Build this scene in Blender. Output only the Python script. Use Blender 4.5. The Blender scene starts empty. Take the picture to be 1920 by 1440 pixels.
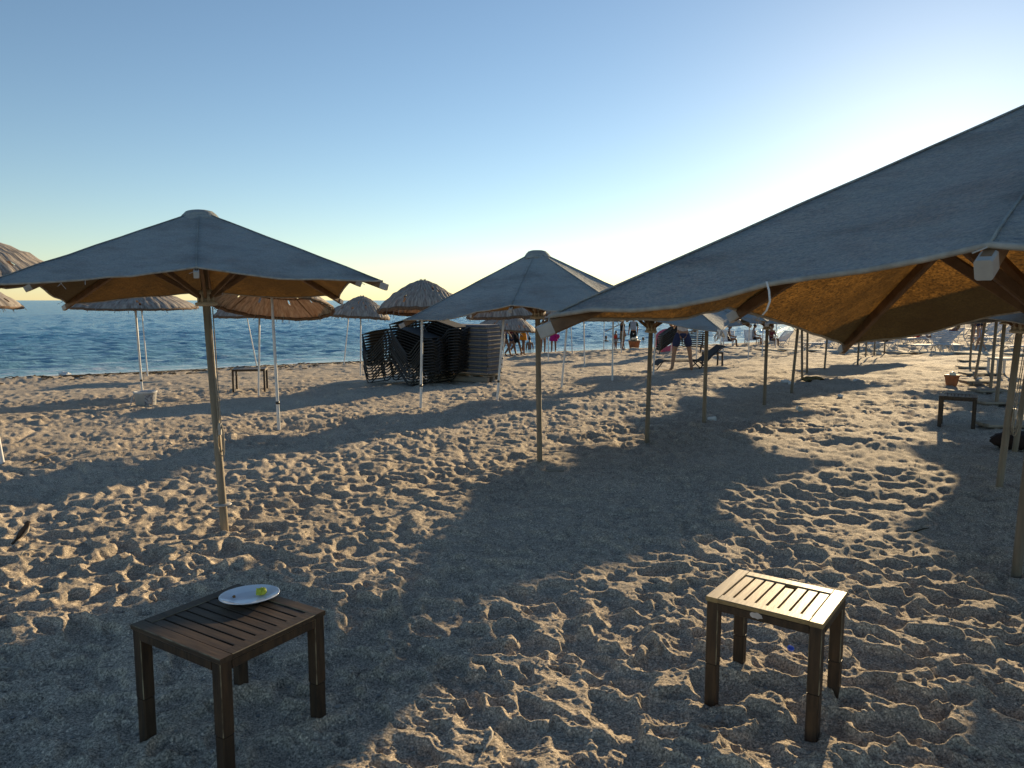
import bpy, bmesh, math, random
import numpy as np
from mathutils import Vector, Matrix, Quaternion

random.seed(11)
RNG = np.random.default_rng(11)
SC = bpy.context.scene
COL = SC.collection
R = math.radians

# ------------------------------------------------------------------ camera, sky, sun, exposure
EYE = 1.6
FPX = 1400.0                      # focal length in pixels of the 1920 px wide photograph
PITCH = math.atan(157 / FPX)
SUN_AZ, SUN_EL = R(29.6), R(10.4)  # azimuth clockwise from +Y

cam_d = bpy.data.cameras.new('camera')
cam_d.sensor_width = 36.0
cam_d.lens = 36.0 * FPX / 1920
cam_d.clip_start = 0.05
cam_d.clip_end = 30000
cam = bpy.data.objects.new('camera', cam_d)
cam.location = (0, 0, EYE)
cam.rotation_euler = (math.pi / 2 - PITCH, 0, 0)
COL.objects.link(cam)
SC.camera = cam

world = bpy.data.worlds.new('World')
SC.world = world
world.use_nodes = True
wn = world.node_tree
wn.nodes.clear()
w_out = wn.nodes.new('ShaderNodeOutputWorld')
w_bg = wn.nodes.new('ShaderNodeBackground')
w_sky = wn.nodes.new('ShaderNodeTexSky')
w_sky.sky_type = 'NISHITA'
w_sky.sun_disc = False
w_sky.sun_elevation = SUN_EL
w_sky.sun_rotation = SUN_AZ
w_sky.altitude = 800
w_sky.air_density = 1.0
w_sky.dust_density = 0.20
w_sky.ozone_density = 1.9
w_bg.inputs['Strength'].default_value = 0.086
wn.links.new(w_sky.outputs[0], w_bg.inputs['Color'])
wn.links.new(w_bg.outputs[0], w_out.inputs['Surface'])

SUN_DIR = Vector((math.sin(SUN_AZ) * math.cos(SUN_EL), math.cos(SUN_AZ) * math.cos(SUN_EL), math.sin(SUN_EL)))
sun_d = bpy.data.lights.new('sun', 'SUN')
sun_d.energy = 5.0
sun_d.angle = R(0.55)
sun_d.color = (1.0, 0.755, 0.44)
sun = bpy.data.objects.new('sun', sun_d)
sun.rotation_euler = SUN_DIR.to_track_quat('Z', 'Y').to_euler()
sun.location = SUN_DIR * 60
COL.objects.link(sun)

SC.view_settings.view_transform = 'Standard'
SC.view_settings.look = 'None'
SC.view_settings.exposure = 0.86
SC.view_settings.gamma = 1.0
SC.view_settings.use_curve_mapping = False
SC.render.engine = 'CYCLES'
SC.cycles.max_bounces = 6
SC.cycles.diffuse_bounces = 3
SC.cycles.use_denoising = True

# ------------------------------------------------------------------ geometry of the place
def ray(px, py):
    a = (px - 960) / FPX
    b = (720 - py) / FPX
    return Vector((a, math.cos(PITCH) + b * math.sin(PITCH), -math.sin(PITCH) + b * math.cos(PITCH)))

SN = (-0.552, 0.834)              # seaward direction
SHORE, SEA = 32.4, -1.2

def sval(x, y):
    t = np.clip((np.asarray(x, dtype=float) - 15.0) / 22.0, 0, 1)
    return SN[0] * x + SN[1] * y - 22.0 * t * t * (3 - 2 * t)

def slope_np(s):
    t = np.clip((s - 5.0) / (SHORE - 5.0), 0, None)
    z = SEA * np.minimum(t, 1.0) ** 1.1
    return np.where(t > 1, SEA - (t - 1) * 2.2, z)

def zb(x, y):
    return float(slope_np(np.array(sval(x, y))))

def G(px, py):
    """point of the beach seen at a pixel of the photograph"""
    d = ray(px, py)
    y, st = 0.6, 0.05
    while y < 300:
        k = y / d.y
        if EYE + d.z * k <= zb(d.x * k, y):
            lo, hi = y - st, y
            for _ in range(24):
                m = (lo + hi) / 2
                k = m / d.y
                if EYE + d.z * k <= zb(d.x * k, m): hi = m
                else: lo = m
            k = hi / d.y
            return Vector((d.x * k, hi, zb(d.x * k, hi)))
        y += st
    return at(px, py, 60)

def at(px, py, Y):
    d = ray(px, py)
    k = Y / d.y
    return Vector((d.x * k, Y, EYE + d.z * k))

# ------------------------------------------------------------------ numpy noise
def vnoise(x, y, seed=0):
    xi = np.floor(x).astype(np.int64); yi = np.floor(y).astype(np.int64)
    fx = x - xi; fy = y - yi
    fx = fx * fx * fx * (fx * (fx * 6 - 15) + 10); fy = fy * fy * fy * (fy * (fy * 6 - 15) + 10)
    def h(a, b):
        n = (a * 374761393 + b * 668265263 + seed * 1442695041) & 0xffffffff
        n = ((n ^ (n >> 13)) * 1274126177) & 0xffffffff
        n = n ^ (n >> 16)
        return (n & 0xffff) / 32767.5 - 1.0
    a = h(xi, yi); b = h(xi + 1, yi); c = h(xi, yi + 1); d = h(xi + 1, yi + 1)
    return (a * (1 - fx) + b * fx) * (1 - fy) + (c * (1 - fx) + d * fx) * fy

def fbm(x, y, oct=4, seed=0):
    o = np.zeros_like(x); a = 1.0
    for i in range(oct):
        o += a * vnoise(x, y, seed + i); x = x * 2.03 + 17.1; y = y * 2.03 - 9.7; a *= 0.5
    return o

# ------------------------------------------------------------------ materials
def new_mat(name):
    m = bpy.data.materials.new(name)
    m.use_nodes = True
    nt = m.node_tree
    for n in list(nt.nodes):
        if n.type != 'OUTPUT_MATERIAL' and n.type != 'BSDF_PRINCIPLED': nt.nodes.remove(n)
    p = [n for n in nt.nodes if n.type == 'BSDF_PRINCIPLED'][0]
    o = [n for n in nt.nodes if n.type == 'OUTPUT_MATERIAL'][0]
    return m, nt, p, o

def N(nt, t, **kw):
    n = nt.nodes.new(t)
    for k, v in kw.items():
        if k in n.inputs: n.inputs[k].default_value = v
        else: setattr(n, k, v)
    return n

def ramp(nt, fac, stops):
    r = N(nt, 'ShaderNodeValToRGB')
    el = r.color_ramp.elements
    while len(el) < len(stops): el.new(0.5)
    for e, (p, c) in zip(el, stops):
        e.position = p; e.color = (*c, 1) if len(c) == 3 else c
    nt.links.new(fac, r.inputs[0])
    return r.outputs[0]

def coords(nt, kind='Object', scale=(1, 1, 1)):
    tc = N(nt, 'ShaderNodeTexCoord')
    mp = N(nt, 'ShaderNodeMapping')
    mp.inputs['Scale'].default_value = scale
    nt.links.new(tc.outputs[kind], mp.inputs[0])
    return mp.outputs[0]

def noise(nt, vec, scale, detail=4, rough=0.55):
    n = N(nt, 'ShaderNodeTexNoise', Scale=scale, Detail=detail, Roughness=rough)
    nt.links.new(vec, n.inputs['Vector'])
    return n.outputs['Fac']

def bump(nt, h, strength, dist, prev=None):
    b = N(nt, 'ShaderNodeBump', Strength=strength, Distance=dist)
    nt.links.new(h, b.inputs['Height'])
    if prev: nt.links.new(prev, b.inputs['Normal'])
    return b.outputs[0]

def mat(name, c1, c2=None, scale=6, rough=0.7, bmp=0.0, bscale=40, stretch=(1, 1, 1), spec=0.3, metal=0.0, wear=None, vary=0.0):
    m, nt, p, o = new_mat(name)
    v = coords(nt, 'Object', stretch)
    c2 = c2 or tuple(x * 0.7 for x in c1)
    f = noise(nt, v, scale, 5)
    col = ramp(nt, f, [(0.3, c2), (0.7, c1)])
    if wear:                      # pale rubbed patches
        wf = noise(nt, v, scale * 2.7, 6, 0.7)
        mk = ramp(nt, wf, [(wear[1], (0, 0, 0)), (wear[1] + 0.05, (1, 1, 1))])
        mx = N(nt, 'ShaderNodeMix', data_type='RGBA')
        nt.links.new(mk, mx.inputs[0]); nt.links.new(col, mx.inputs[6]); mx.inputs[7].default_value = (*wear[0], 1)
        col = mx.outputs[2]
    if vary:
        oi = N(nt, 'ShaderNodeObjectInfo')
        hs = N(nt, 'ShaderNodeHueSaturation')
        mr = N(nt, 'ShaderNodeMapRange')
        mr.inputs[3].default_value = 1 - vary; mr.inputs[4].default_value = 1 + vary
        nt.links.new(oi.outputs['Random'], mr.inputs[0]); nt.links.new(mr.outputs[0], hs.inputs['Value'])
        nt.links.new(col, hs.inputs['Color']); col = hs.outputs[0]
    nt.links.new(col, p.inputs['Base Color'])
    p.inputs['Roughness'].default_value = rough
    p.inputs['Metallic'].default_value = metal
    p.inputs['Specular IOR Level'].default_value = spec
    if bmp:
        nt.links.new(bump(nt, noise(nt, v, bscale, 4, 0.6), 0.8, bmp), p.inputs['Normal'])
    return m

M = {}
# sand
def make_sand():
    m, nt, p, o = new_mat('sand')
    g = N(nt, 'ShaderNodeNewGeometry').outputs['Position']
    big = noise(nt, g, 0.9, 5)
    fine = noise(nt, g, 130, 4, 0.8)
    mid = noise(nt, g, 22, 5, 0.65)
    c1 = ramp(nt, big, [(0.3, (0.395, 0.345, 0.275)), (0.7, (0.480, 0.420, 0.335))])
    c2 = ramp(nt, fine, [(0.36, (0.30, 0.29, 0.29)), (0.5, (0.95, 0.95, 0.95)), (0.62, (1.65, 1.6, 1.52))])
    c3 = ramp(nt, mid, [(0.3, (0.80, 0.80, 0.82)), (0.7, (1.1, 1.08, 1.06))])
    a = N(nt, 'ShaderNodeMix', data_type='RGBA', blend_type='MULTIPLY'); a.inputs[0].default_value = 1
    nt.links.new(c1, a.inputs[6]); nt.links.new(c2, a.inputs[7])
    b = N(nt, 'ShaderNodeMix', data_type='RGBA', blend_type='MULTIPLY'); b.inputs[0].default_value = 1
    nt.links.new(a.outputs[2], b.inputs[6]); nt.links.new(c3, b.inputs[7])
    vo = N(nt, 'ShaderNodeTexVoronoi', Scale=120.0); nt.links.new(g, vo.inputs['Vector'])      # coarse grains
    sx = N(nt, 'ShaderNodeSeparateXYZ'); nt.links.new(vo.outputs['Color'], sx.inputs[0])
    c4 = ramp(nt, sx.outputs[0], [(0.0, (0.70, 0.68, 0.67)), (0.5, (1.02, 1.02, 1.02)), (0.92, (1.22, 1.2, 1.18)), (1.0, (1.7, 1.66, 1.6))])
    b0 = N(nt, 'ShaderNodeMix', data_type='RGBA', blend_type='MULTIPLY'); b0.inputs[0].default_value = 1
    nt.links.new(b.outputs[2], b0.inputs[6]); nt.links.new(c4, b0.inputs[7]); b = b0
    # wet band along the water
    at_ = N(nt, 'ShaderNodeAttribute', attribute_name='wet')
    w = N(nt, 'ShaderNodeMix', data_type='RGBA')
    nt.links.new(at_.outputs['Fac'], w.inputs[0]); nt.links.new(b.outputs[2], w.inputs[6]); w.inputs[7].default_value = (0.085, 0.072, 0.058, 1)
    nt.links.new(w.outputs[2], p.inputs['Base Color'])
    p.inputs['Roughness'].default_value = 0.92
    p.inputs['Specular IOR Level'].default_value = 0.15
    b1 = bump(nt, noise(nt, g, 30, 6, 0.7), 0.55, 0.010)
    b2 = bump(nt, fine, 0.9, 0.005, b1)
    nt.links.new(b2, p.inputs['Normal'])
    return m

def make_sea():
    m, nt, p, o = new_mat('sea_water')
    g = N(nt, 'ShaderNodeNewGeometry').outputs['Position']
    mp = N(nt, 'ShaderNodeMapping'); mp.inputs['Rotation'].default_value = (0, 0, R(-34)); mp.inputs['Scale'].default_value = (0.55, 1.0, 1)
    nt.links.new(g, mp.inputs[0])
    v = mp.outputs[0]
    b1 = bump(nt, noise(nt, v, 2.2, 5, 0.65), 0.8, 0.16)
    b2 = bump(nt, noise(nt, v, 9.0, 4, 0.65), 0.8, 0.045, b1)
    nt.links.new(b2, p.inputs['Normal'])
    col = ramp(nt, noise(nt, v, 0.08, 3), [(0.35, (0.055, 0.205, 0.350)), (0.65, (0.090, 0.275, 0.430))])
    at_ = N(nt, 'ShaderNodeAttribute', attribute_name='foam')
    fn = noise(nt, v, 3.2, 6, 0.7)
    ad = N(nt, 'ShaderNodeMath', operation='MULTIPLY'); nt.links.new(at_.outputs['Fac'], ad.inputs[0])
    fr = ramp(nt, fn, [(0.44, (0, 0, 0)), (0.60, (1, 1, 1))])
    nt.links.new(fr, ad.inputs[1])
    sh = N(nt, 'ShaderNodeMix', data_type='RGBA')
    at2 = N(nt, 'ShaderNodeAttribute', attribute_name='shoal')
    nt.links.new(at2.outputs['Fac'], sh.inputs[0]); nt.links.new(col, sh.inputs[6]); sh.inputs[7].default_value = (0.20, 0.38, 0.44, 1)
    mx = N(nt, 'ShaderNodeMix', data_type='RGBA')
    nt.links.new(ad.outputs[0], mx.inputs[0]); nt.links.new(sh.outputs[2], mx.inputs[6]); mx.inputs[7].default_value = (0.78, 0.82, 0.83, 1)
    nt.links.new(mx.outputs[2], p.inputs['Base Color'])
    p.inputs['Roughness'].default_value = 0.22
    p.inputs['IOR'].default_value = 1.33
    p.inputs['Specular IOR Level'].default_value = 0.26
    return m

def make_canvas(name, c1, c2, tr, wf=0.3):
    m, nt, p, o = new_mat(name)
    v = coords(nt, 'Object')
    st = noise(nt, coords(nt, 'Object', (1.0, 1.0, 3.5)), 2.3, 8, 0.68)
    col = ramp(nt, st, [(0.33, c2), (0.52, c1), (0.70, tuple(min(1, x * 1.12) for x in c1))])
    weave = noise(nt, v, 105, 3, 0.8)
    wv = ramp(nt, weave, [(0.3, (0.82, 0.82, 0.82)), (0.7, (1.1, 1.1, 1.1))])
    mm = N(nt, 'ShaderNodeMix', data_type='RGBA', blend_type='MULTIPLY'); mm.inputs[0].default_value = 1
    nt.links.new(col, mm.inputs[6]); nt.links.new(wv, mm.inputs[7])
    bf = N(nt, 'ShaderNodeNewGeometry'); ins = N(nt, 'ShaderNodeMix', data_type='RGBA')      # darker brown on the back faces
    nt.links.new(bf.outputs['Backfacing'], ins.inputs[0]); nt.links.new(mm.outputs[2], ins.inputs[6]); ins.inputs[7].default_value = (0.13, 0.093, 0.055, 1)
    nt.links.new(ins.outputs[2], p.inputs['Base Color'])
    p.inputs['Roughness'].default_value = 0.95
    p.inputs['Specular IOR Level'].default_value = 0.08
    wr = noise(nt, coords(nt, 'Object', (1.0, 1.0, 3.0)), 14, 5, 0.65)
    b = bump(nt, wr, 0.9, 0.020)
    b = bump(nt, weave, 0.4, 0.002, b)
    nt.links.new(b, p.inputs['Normal'])
    t = N(nt, 'ShaderNodeBsdfTranslucent')
    tm = N(nt, 'ShaderNodeMix', data_type='RGBA', blend_type='MULTIPLY'); tm.inputs[0].default_value = 1
    tw = ramp(nt, weave, [(0.38, (0.25, 0.25, 0.25)), (0.60, (1.7, 1.7, 1.5))])
    big = ramp(nt, noise(nt, v, 5, 6, 0.7), [(0.35, tuple(x * 0.45 for x in tr)), (0.65, tuple(x * 1.25 for x in tr))])
    nt.links.new(big, tm.inputs[6]); nt.links.new(tw, tm.inputs[7])
    nt.links.new(tm.outputs[2], t.inputs['Color']); nt.links.new(b, t.inputs['Normal'])
    mx = N(nt, 'ShaderNodeMixShader'); mx.inputs[0].default_value = wf
    nt.links.new(p.outputs[0], mx.inputs[1]); nt.links.new(t.outputs[0], mx.inputs[2])
    nt.links.new(mx.outputs[0], o.inputs['Surface'])
    return m

def make_straw():
    m, nt, p, o = new_mat('woven_reed')
    v = coords(nt, 'UV')
    mp = N(nt, 'ShaderNodeMapping'); mp.inputs['Scale'].default_value = (150, 6, 1); nt.links.new(v, mp.inputs[0])
    f = noise(nt, mp.outputs[0], 1.0, 4, 0.6)
    col = ramp(nt, f, [(0.3, (0.13, 0.105, 0.085)), (0.5, (0.31, 0.275, 0.24)), (0.72, (0.52, 0.46, 0.385))])
    nt.links.new(col, p.inputs['Base Color'])
    p.inputs['Roughness'].default_value = 0.75
    p.inputs['Specular IOR Level'].default_value = 0.25
    nt.links.new(bump(nt, f, 0.9, 0.012), p.inputs['Normal'])
    t = N(nt, 'ShaderNodeBsdfTranslucent'); t.inputs['Color'].default_value = (0.30, 0.13, 0.05, 1)
    mx = N(nt, 'ShaderNodeMixShader'); mx.inputs[0].default_value = 0.09
    nt.links.new(p.outputs[0], mx.inputs[1]); nt.links.new(t.outputs[0], mx.inputs[2]); nt.links.new(mx.outputs[0], o.inputs['Surface'])
    return m

M['sand'] = make_sand()
M['sea'] = make_sea()
M['canvas'] = make_canvas('canvas', (0.335, 0.36, 0.352), (0.250, 0.258, 0.248), (0.52, 0.25, 0.058), 0.040)
M['canvas_thin'] = make_canvas('thin_canvas', (0.325, 0.345, 0.335), (0.235, 0.240, 0.230), (0.60, 0.29, 0.070), 0.090)
M['canvas_hem'] = mat('canvas_hem', (0.42, 0.40, 0.36), (0.26, 0.24, 0.21), 30, 0.95)
M['straw'] = make_straw()
M['pole_wood'] = mat('pole_wood', (0.27, 0.225, 0.165), (0.17, 0.135, 0.095), 5, 0.65, 0.002, 60, (6, 6, 0.6), vary=0.15)
M['rib_wood'] = mat('rib_wood', (0.22, 0.135, 0.075), (0.13, 0.075, 0.04), 6, 0.6, 0.002, 60, (3, 3, 3), vary=0.15)
M['hub'] = mat('hub_plastic', (0.50, 0.44, 0.34), (0.38, 0.32, 0.24), 12, 0.6)
M['cap'] = mat('cap_plastic', (0.46, 0.44, 0.41), (0.34, 0.32, 0.29), 14, 0.5)
M['rope'] = mat('rope', (0.42, 0.37, 0.29), (0.25, 0.21, 0.16), 90, 0.9)
M['white_pole'] = mat('white_painted_pole', (0.78, 0.78, 0.77), (0.60, 0.58, 0.55), 9, 0.45, wear=((0.16, 0.10, 0.07), 0.70))
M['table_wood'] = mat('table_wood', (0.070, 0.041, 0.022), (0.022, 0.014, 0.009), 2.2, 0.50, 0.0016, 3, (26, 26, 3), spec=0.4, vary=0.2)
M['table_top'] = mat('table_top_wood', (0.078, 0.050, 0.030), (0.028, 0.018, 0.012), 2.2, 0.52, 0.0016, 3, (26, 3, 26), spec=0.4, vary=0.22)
M['chip'] = mat('peeled_patch', (0.62, 0.55, 0.50), (0.45, 0.38, 0.33), 30, 0.8)
M['china'] = mat('white_china', (0.80, 0.81, 0.83), (0.74, 0.75, 0.77), 3, 0.12, spec=0.5)
M['rind'] = mat('yellow_green_rind', (0.62, 0.60, 0.06), (0.26, 0.36, 0.03), 40, 0.6, 0.002, 120)
M['crumb'] = mat('brown_crumb', (0.36, 0.17, 0.06), (0.20, 0.09, 0.03), 60, 0.8)
M['black'] = mat('black_plastic', (0.040, 0.037, 0.034), (0.020, 0.019, 0.018), 9, 0.38, spec=0.5)
M['black_mesh'] = mat('black_sling', (0.030, 0.027, 0.024), (0.016, 0.015, 0.014), 60, 0.75)
M['grey_lounger'] = mat('blue_grey_cushion', (0.14, 0.155, 0.19), (0.09, 0.10, 0.13), 9, 0.8)
M['tan_lounger'] = mat('tan_frame', (0.30, 0.25, 0.19), (0.18, 0.15, 0.11), 9, 0.7)
M['white_plastic'] = mat('white_plastic', (0.60, 0.61, 0.62), (0.48, 0.48, 0.48), 6, 0.75, spec=0.15)
M['plank'] = mat('grey_plank', (0.36, 0.31, 0.25), (0.22, 0.19, 0.15), 5, 0.9, 0.003, 30, (1, 8, 4), spec=0.12, vary=0.2)
M['plank_pale'] = mat('pale_plank', (0.62, 0.55, 0.44), (0.46, 0.40, 0.31), 5, 0.9, 0.003, 30, (1, 8, 4), spec=0.12, vary=0.15)
M['terracotta'] = mat('terracotta', (0.42, 0.17, 0.075), (0.30, 0.11, 0.05), 12, 0.7)
M['ball'] = mat('cream_ball', (0.82, 0.78, 0.62), (0.75, 0.70, 0.55), 6, 0.4)
M['paper'] = mat('white_litter', (0.78, 0.78, 0.76), (0.60, 0.60, 0.58), 14, 0.7)
M['cardboard'] = mat('yellowed_rag', (0.20, 0.15, 0.06), (0.08, 0.06, 0.03), 20, 0.9)
M['blue_plastic'] = mat('blue_plastic', (0.16, 0.27, 0.80), (0.12, 0.20, 0.7), 10, 0.4)
M['dark_bag'] = mat('dark_brown_cloth', (0.045, 0.025, 0.018), (0.018, 0.011, 0.009), 8, 0.9, 0.004, 40)
M['stone'] = mat('pebble', (0.50, 0.47, 0.42), (0.27, 0.25, 0.23), 9, 0.8, vary=0.4)
M['twig'] = mat('bleached_twig', (0.52, 0.46, 0.37), (0.34, 0.29, 0.22), 30, 0.85)
M['bird_dark'] = None
M['red_plastic'] = mat('red_plastic', (0.55, 0.05, 0.04), (0.40, 0.03, 0.03), 6, 0.5)
M['weed'] = mat('dried_seaweed', (0.10, 0.075, 0.045), (0.05, 0.037, 0.024), 20, 0.95)

# ------------------------------------------------------------------ mesh building
class MB:
    def __init__(s): s.v = []; s.f = []; s.uv = None
    def add(s, vs, fs):
        n = len(s.v); s.v += [tuple(v) for v in vs]; s.f += [tuple(i + n for i in f) for f in fs]; return s
    def beam(s, a, b, w, h, up=(0, 0, 1), ch=0.18):
        a = Vector(a); b = Vector(b); d = (b - a).normalized()
        up = Vector(up)
        if abs(d.dot(up)) > 0.98: up = Vector((0, 1, 0)) if abs(d.y) < 0.9 else Vector((1, 0, 0))
        x = d.cross(up).normalized(); y = x.cross(d).normalized()
        c = ch * min(w, h)
        pr = [(w/2-c, -h/2), (w/2, -h/2+c), (w/2, h/2-c), (w/2-c, h/2), (-w/2+c, h/2), (-w/2, h/2-c), (-w/2, -h/2+c), (-w/2+c, -h/2)]
        vs = [p + x * u + y * v for p in (a, b) for u, v in pr]
        fs = [tuple((i, (i + 1) % 8, 8 + (i + 1) % 8, 8 + i)) for i in range(8)] + [tuple(range(7, -1, -1)), tuple(range(8, 16))]
        return s.add(vs, fs)
    def tube(s, pts, r, n=8, cap=True, close=False):
        pts = [Vector(p) for p in pts]; m = len(pts)
        rs = r if isinstance(r, (list, tuple)) else [r] * m
        vs = []; ref = None
        for i, p in enumerate(pts):
            if close: d = pts[(i + 1) % m] - pts[i - 1]
            else: d = pts[min(i + 1, m - 1)] - pts[max(i - 1, 0)]
            d = d.normalized() if d.length > 1e-9 else Vector((0, 0, 1))
            if ref is None: ref = Vector((1, 0, 0)) if abs(d.x) < 0.9 else Vector((0, 1, 0))
            x = (ref - d * ref.dot(d)).normalized(); y = d.cross(x); ref = x
            vs += [p + (x * math.cos(2 * math.pi * k / n) + y * math.sin(2 * math.pi * k / n)) * rs[i] for k in range(n)]
        fs = []
        for i in range(m if close else m - 1):
            j = (i + 1) % m
            fs += [(i * n + k, i * n + (k + 1) % n, j * n + (k + 1) % n, j * n + k) for k in range(n)]
        if cap and not close: fs += [tuple(range(n - 1, -1, -1)), tuple((m - 1) * n + k for k in range(n))]
        return s.add(vs, fs)
    def lathe(s, prof, n=20, c=(0, 0, 0), sx=1, sy=1, wob=None):
        vs = []
        for i, (r, z) in enumerate(prof):
            for k in range(n):
                a = 2 * math.pi * k / n; q = r * (1 + (wob(a, i) if wob else 0))
                vs.append((c[0] + q * math.cos(a) * sx, c[1] + q * math.sin(a) * sy, c[2] + z))
        fs = [(i * n + k, i * n + (k + 1) % n, (i + 1) * n + (k + 1) % n, (i + 1) * n + k) for i in range(len(prof) - 1) for k in range(n)]
        if prof[0][0] > 1e-4: fs.append(tuple(range(n - 1, -1, -1)))
        if prof[-1][0] > 1e-4: fs.append(tuple((len(prof) - 1) * n + k for k in range(n)))
        return s.add(vs, fs)
    def blob(s, c, r, n=10, m=7, j=0.0, seed=0):
        rd = random.Random(seed); rx, ry, rz = r if isinstance(r, (tuple, list)) else (r, r, r)
        vs = [(c[0], c[1], c[2] - rz)]
        for i in range(1, m):
            t = math.pi * i / m
            for k in range(n):
                a = 2 * math.pi * k / n; q = 1 + rd.uniform(-j, j)
                vs.append((c[0] + rx * math.sin(t) * math.cos(a) * q, c[1] + ry * math.sin(t) * math.sin(a) * q, c[2] - rz * math.cos(t) * q))
        vs.append((c[0], c[1], c[2] + rz)); L = len(vs) - 1
        fs = [(0, 1 + (k + 1) % n, 1 + k) for k in range(n)]
        for i in range(m - 2):
            fs += [(1 + i * n + k, 1 + i * n + (k + 1) % n, 1 + (i + 1) * n + (k + 1) % n, 1 + (i + 1) * n + k) for k in range(n)]
        fs += [(1 + (m - 2) * n + k, 1 + (m - 2) * n + (k + 1) % n, L) for k in range(n)]
        return s.add(vs, fs)
    def mesh(s, name):
        me = bpy.data.meshes.new(name); me.from_pydata(s.v, [], s.f); me.update(); return me
    def build(s, name, m, parent=None, smooth=False, off=None):
        if off is not None:
            o = Vector(off); s.v = [tuple(Vector(v) - o) for v in s.v]
        me = s.mesh(name); me.materials.append(m)
        if smooth: me.polygons.foreach_set('use_smooth', [True] * len(me.polygons))
        return link(name, me, parent)

def link(name, me, parent=None):
    o = bpy.data.objects.new(name, me); COL.objects.link(o)
    if parent is not None: o.parent = parent
    return o

def tag(o, label=None, cat=None, group=None, kind=None):
    for k, v in (('label', label), ('category', cat), ('group', group), ('kind', kind)):
        if v: o[k] = v
    return o

def thing(name, loc, label, cat, group=None, rz=0):
    o = bpy.data.objects.new(name, None); o.empty_display_size = 0.2
    o.location = loc; o.rotation_euler = (0, 0, rz); COL.objects.link(o)
    return tag(o, label, cat, group)

def copy_tree(o, parent=None):
    c = o.copy(); COL.objects.link(c); c.parent = parent
    for ch in list(o.children): copy_tree(ch, c)
    return c

ORD = ['first', 'second', 'third', 'fourth', 'fifth', 'sixth', 'seventh', 'eighth', 'ninth', 'tenth', 'eleventh', 'twelfth', 'thirteenth', 'fourteenth', 'fifteenth', 'sixteenth', 'seventeenth', 'eighteenth']

def np_mesh(name, co, quads, m, smooth=True, attrs=None):
    me = bpy.data.meshes.new(name)
    nv, nf = len(co), len(quads)
    me.vertices.add(nv); me.vertices.foreach_set('co', co.astype(np.float32).ravel())
    me.loops.add(nf * 4); me.loops.foreach_set('vertex_index', quads.astype(np.int32).ravel())
    me.polygons.add(nf); me.polygons.foreach_set('loop_start', np.arange(0, nf * 4, 4, dtype=np.int32))
    me.polygons.foreach_set('loop_total', np.full(nf, 4, dtype=np.int32))
    if smooth: me.polygons.foreach_set('use_smooth', np.ones(nf, dtype=bool))
    for k, a in (attrs or {}).items():
        at_ = me.attributes.new(k, 'FLOAT', 'POINT'); at_.data.foreach_set('value', a.astype(np.float32))
    me.update(calc_edges=True); me.validate()
    me.materials.append(m)
    return link(name, me)

def grid_quads(nr, nc, wrap=True):
    i = np.arange(nr - 1)[:, None]; j = np.arange(nc if wrap else nc - 1)[None, :]
    j2 = (j + 1) % nc
    a = i * nc + j; b = i * nc + j2; c = (i + 1) * nc + j2; d = (i + 1) * nc + j
    return np.stack([a, b, c, d], -1).reshape(-1, 4)

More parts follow.
